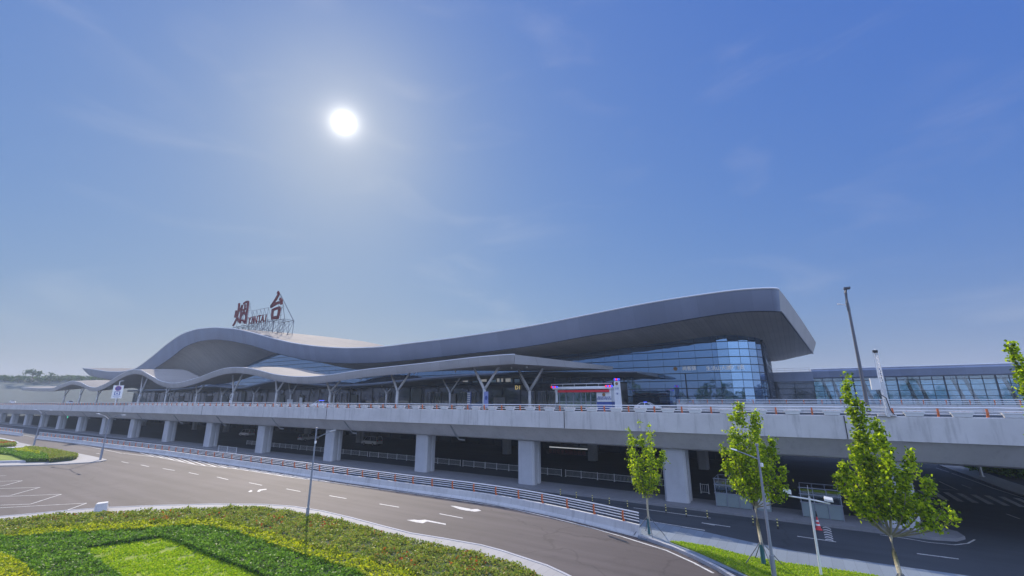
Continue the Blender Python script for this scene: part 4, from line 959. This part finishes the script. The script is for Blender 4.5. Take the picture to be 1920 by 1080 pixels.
# ------------------------------------------------------------------ street lamps, posts
def lamp_single(x, y, h, arm, rise, label, name='street_lamp', z=0, face=1):
    t = thing(name, label, 'street lamp', (x,y,z))
    b = MB(); b.tube([(x,y,z),(x,y,z+1.35)], .13, 10); b.box(x-.18,x+.18,y-.18,y+.18,z,z+.03); b.build('base', 'polepaint', t)
    b = MB(); b.tube([(x,y,z+1.35),(x,y,z+h)], .09, 10, r2=.055); b.tube([(x,y,z+h),(x,y,z+h+.15)], .09, 8); b.build('pole', 'polepaint', t)
    hz = h-.75
    b = MB(); b.tube([(x,y,z+hz),(x+arm*.5,y,z+hz+rise*.55),(x+arm*.8,y,z+hz+rise*.85)], .04, 6, r2=.03); a_ = b.build('arm', 'polepaint', t)
    b = MB(); sg_ = 1 if arm > 0 else -1
    b.add([(x+arm*.78,y-.1,z+hz+rise*.82),(x+arm,y-.12,z+hz+rise),(x+arm,y+.12,z+hz+rise),(x+arm*.78,y+.1,z+hz+rise*.82),(x+arm*.78,y-.08,z+hz+rise*.82+.07),(x+arm,y-.1,z+hz+rise+.05),(x+arm,y+.1,z+hz+rise+.05),(x+arm*.78,y+.08,z+hz+rise*.82+.07)],[(0,1,2,3),(4,7,6,5),(0,4,5,1),(1,5,6,2),(2,6,7,3),(3,7,4,0)])
    b.build('lamp_head', 'rail', t)
    b = MB(); b.tube([(x+.12,y-.05,z+hz-.4),(x+.12,y-.05,z+hz-.2)], .09, 8); b.build('camera', 'white', t)
    return t
lamp_single(-35.3, 24.2, 7.5, 2.5, .75, 'grey street lamp with one arm rising from the photinia hedge')
lamp_single(-2.32, 31.6, 7.25, -1.45, .5, 'grey street lamp with one arm in front of the middle young tree')
def lamp_double(x, y, h, arm, rise, label):
    t = thing('street_lamp', label, 'street lamp', (x,y,.14))
    b = MB(); b.tube([(x,y,.14),(x,y,2.0)], .16, 10); b.build('base', 'polepaint', t)
    b = MB(); b.tube([(x,y,2.0),(x,y,h)], .09, 8, r2=.06); b.build('pole', 'polepaint', t)
    for s_ in (-1, 1):
        b = MB(); b.tube([(x,y,h-.15),(x+s_*arm*.45,y,h+rise*.6),(x+s_*arm,y,h+rise)], .05, 6, r2=.035); a_ = b.build('arm', 'polepaint', t)
        b = MB(); b.box(x+s_*arm-.6,x+s_*arm+.6,y-.12,y+.12,h+rise-.03,h+rise+.07); b.build('lamp_head', 'rail', a_)
    return t
lamp_double(-100.4, 28.8, 6.8, 6.0, .7, 'double arm street lamp on the tip of the left island')
lamp_double(-144.5, 29.4, 7.0, 6.0, .7, 'farther double arm street lamp behind the island hedge at the left')
# low twin floodlight pole on the verge
t = thing('floodlight_pole', 'slim grey pole with two small floodlights on a crossbar at the verge', 'lamp post', (-.05,33.4,.12))
b = MB(); b.tube([(-.05,33.4,.12),(-.05,33.4,4.35)], .07, 8, r2=.055); b.tube([(-.05,33.4,4.3),(-.05,33.4,5.0)], .012, 5); b.build('pole', 'rail', t)
b = MB(); b.tube([(-1.1,33.45,4.28),(-.05,33.4,4.22),(.95,33.3,4.1)], .045, 6); b.build('crossbar', 'rail', t)
for x_, z_ in ((-1.15,4.42),(.9,4.2)):
    b = MB(); b.add([(x_-.22,33.2,z_+.04),(x_+.22,33.2,z_),(x_+.22,33.6,z_+.1),(x_-.22,33.6,z_+.14),(x_-.2,33.22,z_+.14),(x_+.2,33.22,z_+.1),(x_+.2,33.58,z_+.2),(x_-.2,33.58,z_+.24)],[(0,3,2,1),(4,5,6,7),(0,1,5,4),(1,2,6,5),(2,3,7,6),(3,0,4,7)]); b.build('floodlight', 'white', t)
# lamp on the viaduct
t = thing('street_lamp', 'tall dark street lamp standing on the viaduct at the right against the sky', 'street lamp', (4.95,46.5,8))
b = MB(); b.tube([(4.95,46.5,8.0),(4.98,46.5,17.6)], .15, 10, r2=.10); b.build('pole', 'darksteel', t)
b = MB(); b.tube([(4.98,46.5,17.4),(4.95,46.45,18.1),(4.98,46.4,19.0),(5.05,46.4,19.35)], .13, 6, r2=.09); a_ = b.build('arm', 'darksteel', t)
b = MB(); b.box(4.9,5.35,46.15,46.7,19.3,19.44); b.build('lamp_head', 'darksteel', a_)
b = MB(); b.tube([(4.95,46.5,17.9),(4.4,46.4,18.05)], .04, 5); b.box(4.25,4.42,46.3,46.5,18.0,18.12); b.build('sensor', 'rail', t)
# lattice camera mast with cabinet
t = thing('camera_mast', 'short white lattice mast with a cabinet on a concrete pedestal of the viaduct', 'mast', (6.0,45.4,8.7))
b = MB()
for dx, dy in ((-.15,-.15),(.15,-.15),(0,.15)): b.tube([(6.0+dx,45.4+dy,8.8),(6.0+dx*.9,45.4+dy,13.7)], .045, 5)
z_ = 8.9
while z_ < 13.5:
    b.tube([(5.85,45.25,z_),(6.15,45.25,z_+.3)], .022, 4); b.tube([(6.15,45.25,z_+.3),(6.0,45.55,z_+.5)], .022, 4); z_ += .35
b.tube([(6.0,45.4,8.7),(6.0,45.4,11.3)], .12, 8); b.build('lattice', 'rail', t)
b = MB(); b.box(5.3,5.85,45.1,45.5,10.75,11.6); b.box(5.28,5.87,45.08,45.52,11.6,11.64); b.build('cabinet', 'white', t)
b = MB(); b.tube([(5.7,45.2,10.75),(5.75,45.1,10.4),(6.05,45.1,10.1),(6.15,45.1,9.2),(6.35,45.15,8.85)], .035, 5); b.build('cable', 'black', t)
b = MB(); b.box(5.85,6.15,45.2,45.6,13.65,13.85); b.build('camera', 'black', t)
b = MB(); b.box(5.4,6.5,45.32,45.9,8.74,8.86); b.tube([(5.0,45.6,8.9),(6.9,45.6,8.9)], .05, 5); b.build('pedestal', 'girder', t)
# traffic sign on the viaduct at left
t = thing('traffic_sign', 'white road sign with no-stopping disc and camera symbol on the viaduct', 'road sign', (-157.2,45.6,7.9), 0)
d = drop(-157.2)
ca_, sa_ = math.cos(1.05), math.sin(1.05)
def sp_(u, dz, off=0): return (-157.2+u*ca_*1.0+off*sa_, 45.6+u*sa_-off*ca_, dz)
def plate(b, u0, u1, z0, z1, off, th=.04):
    b.add([sp_(u0,z0,off),sp_(u1,z0,off),sp_(u1,z1,off),sp_(u0,z1,off),sp_(u0,z0,off+th),sp_(u1,z0,off+th),sp_(u1,z1,off+th),sp_(u0,z1,off+th)],[(0,1,2,3),(4,7,6,5),(0,4,5,1),(1,5,6,2),(2,6,7,3),(3,7,4,0)])
b = MB(); b.tube([(-157.2,45.6,7.9),(-157.2,45.6,14.9)], .1, 8); b.tube([(-157.2,45.6,14.9),(-156.4,46.2,15.0)], .06, 6); b.build('pole', 'rail', t)
b = MB(); plate(b,-1.1,1.1,10.3,13.75,.12); bd = b.build('board', 'white', t)
def disc(b, u, z, r_, off):
    b.add([sp_(u+r_*math.cos(k*PI/9), z+r_*math.sin(k*PI/9), off) for k in range(18)], [tuple(range(18))])
b = MB(); disc(b,0,12.95,.68,.17); b.build('red_ring', 'redband', bd)
b = MB(); disc(b,0,12.95,.60,.20); b.build('blue_disc', 'blue', bd)
b = MB()
for s_ in (1,-1): b.add([sp_(-.42,12.95-.42*s_-.03,.22),sp_(-.42,12.95-.42*s_+.03,.22),sp_(.42,12.95+.42*s_+.03,.22),sp_(.42,12.95+.42*s_-.03,.22)],[(0,1,2,3)])
b.build('cross', 'redband', bd)
b = MB(); plate(b,-.62,.62,11.15,12.15,.165,.01); plate(b,-.42,.42,11.3,12.0,.18,.01); b.m = [0]*6+[1]*6; b.build('camera_symbol', ['blue','white'], bd)
b = MB(); plate(b,-.22,.18,11.5,11.8,.195,.01); plate(b,-.8,.8,10.9,10.96,.165,.01); plate(b,-.8,.8,10.7,10.76,.165,.01); plate(b,-.5,.5,10.5,10.56,.165,.01); b.build('small_text', 'blue', bd)
# traffic signal under the viaduct at left
p = atr(128, 782, 215); t = thing('traffic_signal', 'green traffic signal hanging under the far left part of the viaduct', 'traffic light', p)
b = MB(); b.box(-.3,2.4,-.12,.12,-.35,.35); b.build('housing', 'black', t, keep_local=True); b = MB(); b.tube([(0,-.16,0),(0,-.12,0)], .36, 10); b.tube([(0,-.14,-.02),(0,-.13,0)], .1, 6); o = b.build('green_lamp', 'lampg', t, keep_local=True)
b = MB(); b.tube([(1,0,.35),(1,0,1.6)], .05, 6); b.build('hanger', 'steel', t, keep_local=True)
# notice plates on column fronts
for x, zz in ((-147.7, 10.9),(-219.9,10.6)):
    t = thing('round_mirror_sign', 'small round plate fixed to the canopy column '+('right of the picture centre crest' if x > -150 else 'far left near the no-stopping sign'), 'sign', (x,70.6,zz)); b = MB()
    for k in range(12):
        a0, a1 = k*PI/6, (k+1)*PI/6; b.add([(.95*math.cos(a0),-.03,.95*math.sin(a0)),(.95*math.cos(a1),-.03,.95*math.sin(a1)),(.62*math.cos(a1),-.03,.62*math.sin(a1)),(.62*math.cos(a0),-.03,.62*math.sin(a0))],[(0,1,2,3)])
    b.box(-.9,.9,0,.05,-1.9,-1.0); b.build('plate', 'white', t, keep_local=True)

# ------------------------------------------------------------------ police booth and pillar
def px_x(px, Y, py=740): return aty(px, py, Y)[0]
BY = 80.0
t = thing('police_booth', 'police booth with a red fascia band and blue and red beacons on its roof', 'booth', (-34.5, BY, 8))
x0, x1 = px_x(1039,BY), px_x(1146,BY)
b = MB(); b.box(x0,x1,BY+.2,BY+4,12.2,12.45); b.box(x0-.2,x1+.2,BY-.3,BY+4.3,11.95,12.2); b.build('roof', 'white', t)
b = MB(); b.box(x0+1.0,px_x(1143,BY),BY-.34,BY-.05,11.35,11.78); b.build('red_band', 'redband', t)
b = MB(); b.box(x0+.15,x0+.75,BY,BY+3.8,9.4,11.9); b.box(px_x(1119,BY),x1,BY-.02,BY+3.8,9.6,11.3); b.box(x1-.4,x1,BY-.02,BY+3.8,11.3,11.95); b.build('wall', 'white', t)
b = MB(); b.box(px_x(1119,BY),x1,BY-.03,BY+3.8,8.0,9.55); b.build('blue_base', 'blue', t)
b = MB(); b.box(x0+.75,px_x(1119,BY)-.02,BY+.1,BY+3.7,8.1,11.35); gl = b.build('window', glass_wall('booth_glass', (.01,.035,.045), (.35,.55,.62), .25), t)
b = MB()
for q in (1041,1049,1061,1075,1089,1098,1107,1118): b.box(px_x(q,BY)-.07,px_x(q,BY)+.07,BY,BY+.09,8.0,11.35)
b.box(x0+.75,px_x(1119,BY),BY-.01,BY+.08,9.5,9.6); b.build('frame', 'polepaint', gl)
ax, az = aty(1132, 740, BY-.06); b = MB(); b.add([(ax+.32*math.cos(k*PI/7), BY-.06, az+.32*math.sin(k*PI/7)) for k in range(14)],[tuple(range(14))]); b.build('emblem', 'gold', t)
a = aty(1133,745,BY); text_part('烟台机场公安', .42, (a[0],BY-.06,a[1]), (PI/2,0,0), 'blue', t, 'lettering', .005)
a = aty(1133,748.2,BY); text_part('值勤服务警务站', .42, (a[0],BY-.06,a[1]), (PI/2,0,0), 'blue', t, 'lettering', .005)
for q0 in (1034, 1136):
    xx = px_x(q0,BY)
    for k in range(4):
        b = MB(); b.box(xx+k*.36,xx+k*.36+.32,BY-.2,BY+.1,12.25,12.6); b.build('beacon', 'lampr' if k % 2 == 0 else 'lampb', t)
b = MB()
for z in (12.95,12.25): b.tube([(x0-.7,BY+.1,z),(x1+.2,BY+.1,z)], .05, 5)
for x in np.linspace(x0-.6,x1+.1,6): b.tube([(x,BY+.1,12.2),(x,BY+.1,12.95)], .03, 4)
b.build('roof_rail', 'rail', t)
PYx = px_x(1158,BY)
t = thing('police_pillar', 'tall white police pillar with emblem and beacon beside the booth', 'pillar', (PYx,BY,8))
b = MB(); b.add([(PYx-.55,BY-.2,8),(PYx+.65,BY-.2,8),(PYx+.65,BY+.3,8),(PYx-.55,BY+.3,8),(PYx-.5,BY-.2,13.3),(PYx+.5,BY-.2,13.3),(PYx+.5,BY+.3,13.3),(PYx-.5,BY+.3,13.3)],[(0,3,2,1),(4,5,6,7),(0,1,5,4),(1,2,6,5),(2,3,7,6),(3,0,4,7)]); b.build('column', 'white', t)
for k in range(3):
    b = MB(); b.box(PYx-.5+k*.34,PYx-.18+k*.34,BY-.25,BY+.2,13.45,13.8); b.build('beacon', 'lampb' if k != 1 else 'lampr', t)
b = MB(); b.add([(PYx+.27*math.cos(k*PI/7), BY-.215, 12.85+.3*math.sin(k*PI/7)) for k in range(14)],[tuple(range(14))]); b.build('emblem', 'gold', t)
text_part('公安', .42, (PYx,BY-.22,11.95), (PI/2,0,0), 'blue', t, 'lettering', .005)
text_part('警', .4, (PYx+.05,BY-.22,11.0), (PI/2,0,0), 'blue', t, 'lettering', .005)

# ------------------------------------------------------------------ vehicles
def make_car(name, label, cat, loc, rz, paint, kind='sedan', sc_=1.0, light=None, group=None):
    t = thing(name, label, cat, loc, rz, group)
    if kind == 'sedan': L_, W_, prof, cab = 4.6, 1.8, [(-2.3,.35),(-2.28,.75),(-2.05,.92),(-1.35,.98),(1.05,.95),(2.0,.78),(2.28,.6),(2.3,.35)], [(-1.75,.95),(-1.15,1.38),(.15,1.42),(1.0,.94)]
    elif kind == 'suv': L_, W_, prof, cab = 4.7, 1.9, [(-2.35,.4),(-2.33,.9),(-2.2,1.05),(1.1,1.08),(2.1,.95),(2.33,.7),(2.35,.4)], [(-2.2,1.03),(-1.95,1.62),(.2,1.68),(1.15,1.06)]
    else: L_, W_, prof, cab = 5.0, 1.9, [(-2.5,.4),(-2.5,1.1),(1.5,1.1),(2.3,.95),(2.5,.7),(2.5,.4)], [(-2.48,1.08),(-2.35,1.9),(.9,1.92),(1.75,1.08)]
    def hull(pr, hw0, hw1, zlo, zhi):
        b = MB(); n = len(pr); vs = []
        for s_ in (-1,1):
            for x, z in pr: k = (z-zlo)/(zhi-zlo+1e-6); vs.append((x, s_*(hw0+(hw1-hw0)*k), z))
        b.add(vs, [tuple(range(n)), tuple(range(n,2*n))[::-1]]+[(i,n+i,n+(i+1)%n,(i+1)%n) for i in range(n)]); return b
    zs = [z for _, z in prof]; o = fixn(hull(prof, W_/2, W_/2-.06, min(zs), max(zs)).build('body', paint, t, keep_local=True))
    m_ = o.modifiers.new('bevel', 'BEVEL'); m_.width = .07; m_.segments = 2; m_.limit_method = 'ANGLE'
    zs = [z for _, z in cab]; fixn(hull(cab, W_/2-.1, W_/2-.28, min(zs), max(zs)).build('windows', 'carglass', t, keep_local=True))
    b = MB(); zt = max(zs); x0_, x1_ = cab[1][0], cab[2][0]
    b.box(x0_-.02,x1_+.02,-W_/2+.27,W_/2-.27,zt-.01,zt+.035)
    for s_ in (-1,1):
        for (xa_,za_),(xb_,zb_) in ((cab[0],cab[1]),(cab[2],cab[3]),((x0_*.4+x1_*.6,cab[2][1]-.0),((cab[0][0]+cab[3][0])/2,cab[0][1]))):
            b.tube([(xa_, s_*(W_/2-(.1 if za_ < zt-.2 else .27)), za_),(xb_, s_*(W_/2-(.1 if zb_ < zt-.2 else .27)), zb_)], .045, 4)
    b.build('roof', paint, t, keep_local=True)
    for x in (-1.4,1.42):
        for s_ in (-1,1):
            b = MB(); b.tube([(x,s_*(W_/2-.18),.33),(x,s_*(W_/2+.02),.33)], .33, 14); w_ = b.build('wheel', 'black', t, keep_local=True)
            b = MB(); b.tube([(x,s_*(W_/2-.0),.33),(x,s_*(W_/2+.035),.33)], .19, 10); b.build('rim', 'chrome', w_, keep_local=True)
    for s_ in (-1,1):
        b = MB(); b.box(prof[-2][0]-.12,prof[-2][0]+.02,s_*(W_/2-.38)-.2,s_*(W_/2-.38)+.2,prof[-2][1]-.02,prof[-2][1]+.12); b.build('headlight', 'plastic', t, keep_local=True)
        b = MB(); b.box(prof[1][0]-.02,prof[1][0]+.1,s_*(W_/2-.35)-.2,s_*(W_/2-.35)+.2,prof[1][1]-.05,prof[1][1]+.1); b.build('tail_light', 'redband', t, keep_local=True)
    if light:
        b = MB(); b.box(-.6,-.25,-.55,.55,zt+.03,zt+.16); b.build('light_bar', light, t, keep_local=True)
    return t
a = aty(1210,755,84); make_car('patrol_car','white saloon with dark bonnet parked right of the police pillar','car',(px_x(1213,84),84,8.02),0,'carwhite','sedan',light='lampb')
# dark bonnet panels of the patrol car
a = px_x(905,77); make_car('parked_car','dark blue estate car parked under the canopy behind the tall Y column','car',(a,77,8.02),PI,'carblue','suv')
make_car('patrol_car','pale blue and white patrol car driving along the viaduct','car',(px_x(602,62),62,8.02),PI,'carwhite','suv',light='lampb')
make_car('parked_car','small white car under the canopy left of the centre','car',(px_x(350,74),74,8.02),0,'carwhite','sedan')
make_car('parked_car','distant white car on the forecourt below the left canopy crest','car',(px_x(135,64),64,8.02),0,'carwhite','sedan')
make_car('parked_car','distant white car at the far left of the viaduct','car',(px_x(27,58),58,8.02),0,'carwhite','sedan')
make_car('parked_van','white van parked under the viaduct in the left bays','van',(px_x(463,68,815),68,.02),PI,'carwhite','van')
make_car('parked_van','grey white van parked under the viaduct left of the second pier','van',(px_x(697,70,830),70,.02),PI,'carwhite','van')
make_car('parked_car','white car half hidden in the dark between two piers under the viaduct','car',(px_x(572,68,815),69,.02),PI*.5,'carwhite','suv')
# shuttle cart and white screens on the forecourt
for q, w_, h_, lb in ((545,3.2,2.0,'white screen panel standing on the forecourt left of the patrol car'),(565,1.6,2.6,'tall white framed panel on the forecourt beside the white screen')):
    x = px_x(q,88); t = thing('screen_panel', lb, 'panel', (x,88,8.02)); b = MB(); b.box(-w_/2,w_/2,-.05,.05,.3,h_); b.build('panel', 'white', t, keep_local=True); b = MB(); b.box(-w_/2,-w_/2+.1,-.1,.1,0,.3); b.box(w_/2-.1,w_/2,-.1,.1,0,.3); b.build('foot', 'steel', t, keep_local=True)
# blue banner on the front column and directory board
x = px_x(912,70.5); t = thing('banner', 'blue and white banner with a dark oval hung on the tall Y column', 'banner', (x,70.5,8.3)); b = MB(); b.box(-.55,.45,-.04,0,.2,3.2); bb = b.build('cloth', mat('banner_cloth',(.25,.30,.60),.7), t, keep_local=True)
b = MB(); b.add([(.30*math.cos(k*PI/7),-.05,2.0+.42*math.sin(k*PI/7)) for k in range(14)],[tuple(range(14))]); b.build('oval_mark', 'blue', t, keep_local=True)
x = px_x(880,76); t = thing('direction_board', 'dark pillar board with six white plates beside the blue car', 'sign', (x,76,8.02)); b = MB(); b.box(-.45,.45,-.15,.15,0,3.6); bb = b.build('pillar', 'blue', t, keep_local=True)
for k in range(6): b = MB(); b.box(-.38,.38,-.18,-.151,1.0+k*.42,1.3+k*.42); b.build('plate', 'white', t, keep_local=True)

# ------------------------------------------------------------------ things on the service road
DL = [(1051,931),(1081,937),(1111,943),(1143,948.5),(1177,954),(1249,962),(1287,969),(1327,974),(1413,985),(1459,991.5)]
d0 = None
for i, q in enumerate(DL):
    x, y = gp(*q)
    if d0 is None:
        d0 = thing('bollard', 'thin black bollard with yellow bands on the service road edge', 'bollard', (x,y,0), 0, 'banded flexible bollards along the service road')
        b = MB(); b.tube([(0,0,0),(0,0,.04)], .1, 8); b.tube([(0,0,.04),(0,0,.75)], .04, 8); b.build('stem', 'black', d0, keep_local=True)
        for z in (.2,.42,.64): b = MB(); b.tube([(0,0,z),(0,0,z+.09)], .055, 8); b.build('band', 'reflect', d0, keep_local=True)
    else: copy_tree(d0, (x,y,0))
x, y = gp(1535,993); t = thing('traffic_cone', 'red and white traffic cone on the service road beside the refuge', 'cone', (x,y,0))
b = MB(); b.box(-.25,.25,-.25,.25,0,.04); b.tube([(0,0,.04),(0,0,.95)], .19, 12, r2=.03); b.build('cone', 'cone', t, keep_local=True)
for z in (.3,.58): b = MB(); b.tube([(0,0,z),(0,0,z+.12)], .19-.16*(z-.04)/.91+.006, 12, r2=.19-.16*(z+.08)/.91+.006); b.build('white_band', 'white', t, keep_local=True)
b = MB(); b.tube([(0,0,.95),(0,0,1.35)], .07, 8, r2=.02); b.build('top', 'black', t, keep_local=True)
def kiosk(xa_, xb_, y, h, label):
    t = thing('glass_shelter', label, 'shelter', ((xa_+xb_)/2,y,.2))
    b = MB(); b.box(xa_,xb_,y,y+.08,.25,1.35); b.build('lower_panel', 'paneldull', t)
    b = MB(); b.box(xa_,xb_,y+.02,y+.06,1.4,h-.1); b.build('glass_panel', clear_glass('shelter_glass', (.55,.65,.65), .12), t)
    b = MB()
    for x in np.linspace(xa_,xb_,4): b.tube([(x,y-.02,.2),(x,y-.02,h)], .035, 6); b.tube([(x,y+2.6,.2),(x,y+2.6,h)], .035, 6)
    for z in (1.38,h*.8,h): b.tube([(xa_-.1,y-.02,z),(xb_+.1,y-.02,z)], .04, 6); b.tube([(xa_,y-.02,z),(xa_,y+2.6,z)], .03, 6); b.tube([(xb_,y-.02,z),(xb_,y+2.6,z)], .03, 6)
    b.tube([(xa_,y+2.6,h),(xb_,y+2.6,h)], .035, 6); b.build('frame', 'polepaint', t)
    return t
kiosk(-7.6, -4.6, 48.4, 2.65, 'glass and white panel shelter on the refuge behind the middle young tree')
kiosk(-.7, 2.15, 48.2, 2.55, 'framed glass shelter on the refuge behind the large young tree')
x0 = px_x(1418,49,930); t = thing('utility_cabinet', 'grey upright cabinet right of the first glass shelter', 'cabinet', (x0+.6,48.6,.2)); b = MB(); b.box(-.6,.5,-.0,.7,0,2.0); b.build('housing', 'paneldull', t, keep_local=True); b = MB(); b.box(-.5,.4,-.02,-.002,.2,1.8); b.build('door', 'pier', t, keep_local=True)
# dim boards and tubes in the arrivals level
t = thing('led_board', 'dim red lettered board hanging under the deck right of the central pier', 'sign board', (aty(1064,852,78)[0],78,4.2))
a0, a1 = aty(1024,852,78), aty(1104,856,78); b = MB(); b.box(a0[0],a1[0],78,78.2,a1[1]-.1,a1[1]+1.0); b.build('board', 'screen', t)
text_part('欢迎您来到烟台机场', .85, ((a0[0]+a1[0])/2,77.96,a1[1]+.45), (PI/2,0,0), 'ledtxt', t, 'lettering', .005)
x_, z_ = aty(890,850,85.5); t = thing('letter_board', 'row of faint pink letters on the dark hall front left of the central pier', 'sign board', (x_,85.5,z_)); b = MB(); b.box(x_-7,x_+7,85.55,85.75,z_-.7,z_+.7); b.build('board', 'screen', t); text_part('E X Y B R E S', 1.3, (x_,85.5,z_), (PI/2,0,0), 'plastic', t, 'lettering', .005)
for q, qy, n_ in ((1065,840,4),(1065,848,3)):
    x_, z_ = aty(q,qy,80)
    for k in range(n_):
        t = thing('tube_light', 'white tube light in the upper row above the dim red board' if n_ == 4 else 'white tube light in the lower row above the dim red board', 'tube light', (x_-3+k*2.0,80,z_), 0, 'upper row of tube lights under the deck' if n_ == 4 else 'lower row of tube lights under the deck')
        b = MB(); b.box(-.95,.95,-.1,.1,-.08,.08); b.build('tube', 'tubelight', t, keep_local=True); b = MB(); b.box(-.98,.98,-.14,.14,.08,.16); b.build('fitting', 'steel', t, keep_local=True)
# cart with pale sheet beside the hedge at the left
cx_, cy_ = gp(188,962); t = thing('covered_cart', 'low cart under a pale plastic sheet with brown sacks beside the hedge', 'cart', (cx_,cy_,.0), -.35)
b = MB(); b.add([(-.9,-.45,.25),(.7,-.45,.25),(.7,.45,.25),(-.9,.45,.25),(-.75,-.35,.8),(.85,-.4,.92),(.8,.4,.95),(-.7,.35,.82)],[(0,3,2,1),(4,5,6,7),(0,1,5,4),(1,2,6,5),(2,3,7,6),(3,0,4,7)]); b.build('sheet', 'plastic', t, keep_local=True)
b = MB(); b.tube([(-1.0,-.3,.3),(-1.15,0,.45),(-1.0,.3,.3)], .25, 8); b.build('sacks', 'soil', t, keep_local=True)
for x in (-.6,.6):
    for y in (-.4,.4): b = MB(); b.tube([(x,y-.04,.13),(x,y+.04,.13)], .13, 10); b.build('wheel', 'black', t, keep_local=True)

# ------------------------------------------------------------------ young plane trees
def young_tree(x, y, z0, fork, limbs, n_leaf, lsize, label, tr=.09, lean=(0,0), stakes=True, seed=1, wrap=False):
    """limbs: (dx, dy, ztop, spread, leaf start fraction)"""
    r_ = np.random.default_rng(seed)
    t = thing('plane_tree', label, 'tree', (x,y,z0))
    fx, fy = lean
    b = MB(); b.tube([(0,0,0),(fx*.3+.03,fy*.3,fork*.35),(fx*.7-.03,fy*.7,fork*.7),(fx,fy,fork)], [tr*1.2,tr,tr*.92,tr*.95], 10)
    tk = b.build('trunk', 'bark', t, True, keep_local=True)
    bb = MB(); P = []
    tot = sum(l[3]*(l[2]-fork) for l in limbs)
    for dx, dy, zt, sp, st in limbs:
        c0 = np.array((fx,fy,fork-.1)); c3 = np.array((dx,dy,zt)); out_ = c3-c0; out_[2] = 0
        c1 = c0+out_*.55+np.array((0,0,(zt-fork)*.22)); c2 = c0+out_*.95+np.array((0,0,(zt-fork)*.6))
        pts = [((1-u)**3)*c0+3*u*(1-u)**2*c1+3*u*u*(1-u)*c2+u**3*c3 for u in np.linspace(0,1,9)]
        bb.tube(pts, tr*.42, 5, r2=.008)
        n = int(n_leaf*sp*(zt-fork)/tot); nt_ = max(4, n//26)
        for k in range(nt_):
            u = st+(1-st)*r_.uniform()**.9; i = min(7, int(u*8)); base = pts[i]+(pts[i+1]-pts[i])*(u*8-i)
            l = sp*(1-.55*abs(u-.45)-.35*u)*r_.uniform(.35,1.05)
            a = r_.uniform(0,2*PI); d = np.array((math.cos(a),math.sin(a),r_.uniform(.1,.9))); e = base+d*l
            bb.tube([base,(base+e)/2+np.array((0,0,.05)),e], .011, 3, r2=.004, cap=False)
            m_ = 26; P.append(base+(e-base)*r_.uniform(.25,1.1,(m_,1))+r_.normal(0,.10+.07*l,(m_,3)))
    bb.build('branches', 'twig', tk, keep_local=True)
    P = np.concatenate(P); o = leaves_mesh('crown', P, lsize, 'leaf_tree', None, .15, .4, 1.05); o.parent = t
    if stakes:
        for k in range(4):
            a = k*PI/2+.5; b = MB(); b.tube([(1.15*math.cos(a),1.15*math.sin(a),-.05),(.06*math.cos(a),.06*math.sin(a),1.25)], .03, 6, r2=.025); b.build('stake', 'stake', t, keep_local=True)
        b = MB(); b.tube([(0,0,.05),(0,0,1.1)], tr*1.35, 10); b.build('trunk_wrap', mat('green_wrap',(.03,.12,.14),.8), t, keep_local=True)
    return t
young_tree(-10.6, 36.1, .15, 2.55, [(-.1,.1,8.75,.45,.2),(-1.05,.1,7.6,.6,.15),(.75,-.2,7.9,.55,.15),(1.45,.3,5.9,.6,.2),(-1.2,.6,6.0,.6,.15),(.2,.9,7.4,.6,.1),(-.4,-.8,7.0,.65,.1),(.8,.8,5.4,.6,.1),(-.7,-.3,5.0,.6,.1)], 4600, .155, 'slender young plane tree standing at the end of the curved road barrier', .075, (.05,0), seed=3)
young_tree(-2.95, 33.6, .18, 3.3, [(-.3,.2,9.6,.75,.25),(-.9,0,8.7,.8,.2),(.55,.3,8.8,.85,.2),(1.3,.2,7.2,.85,.2),(-1.6,.2,6.7,.6,.3),(1.7,.6,5.6,.7,.25),(-.8,-.8,7.2,.8,.15),(.3,-.9,7.9,.85,.15),(.6,1.1,7.0,.85,.15),(-1.3,.9,5.5,.6,.3),(1.9,-.3,4.6,.5,.4)], 9000, .165, 'middle young plane tree with a full crown behind the single arm lamp', .095, (-.05,0), seed=5)
young_tree(3.4, 32.1, .1, 3.0, [(-.75,.2,11.3,.45,.35),(-.35,0,10.0,.7,.25),(.3,.3,8.8,.85,.2),(-1.0,0,7.2,.8,.25),(-2.0,0,5.9,.6,.35),(-1.6,-.7,6.6,.7,.3),(1.4,.3,7.2,.85,.2),(1.9,.1,5.9,.7,.35),(.2,-1.0,8.0,.85,.2),(-.4,1.1,7.8,.85,.2),(.9,-.8,6.3,.8,.25),(-1.3,.7,5.0,.6,.35),(2.3,-.2,4.9,.55,.3),(2.7,.3,4.3,.4,.5),(1.5,-.5,4.6,.5,.4),(.9,.9,5.2,.5,.4)], 12000, .17, 'largest young plane tree at the right with one tall leading shoot', .11, (-.08,0), seed=8)
young_tree(9.45, 30.8, .1, 3.0, [(-.2,0,12.6,.42,.5),(.15,.2,11.8,.5,.5),(1.1,.3,10,.8,.35),(.9,-.4,9.5,.7,.4),(1.8,0,8,.8,.4)], 5000, .16, 'leafy branch tips of a young plane tree at the right edge', .1, (0,0), seed=12)
# ------------------------------------------------------------------ haze
m, nt, out = new_mat('haze_air'); pv = nt.nodes.new('ShaderNodeVolumePrincipled'); pv.inputs['Color'].default_value = (.70,.83,1,1)
pv.inputs['Density'].default_value = HAZE; pv.inputs['Anisotropy'].default_value = .1
nt.links.new(pv.outputs[0], out.inputs['Volume']); M['haze'] = m
b = MB(); b.box(-1500, 900, -400, 1200, -1.2, 75); tag(b.build('haze', 'haze'), kind='stuff')
#SECTION5
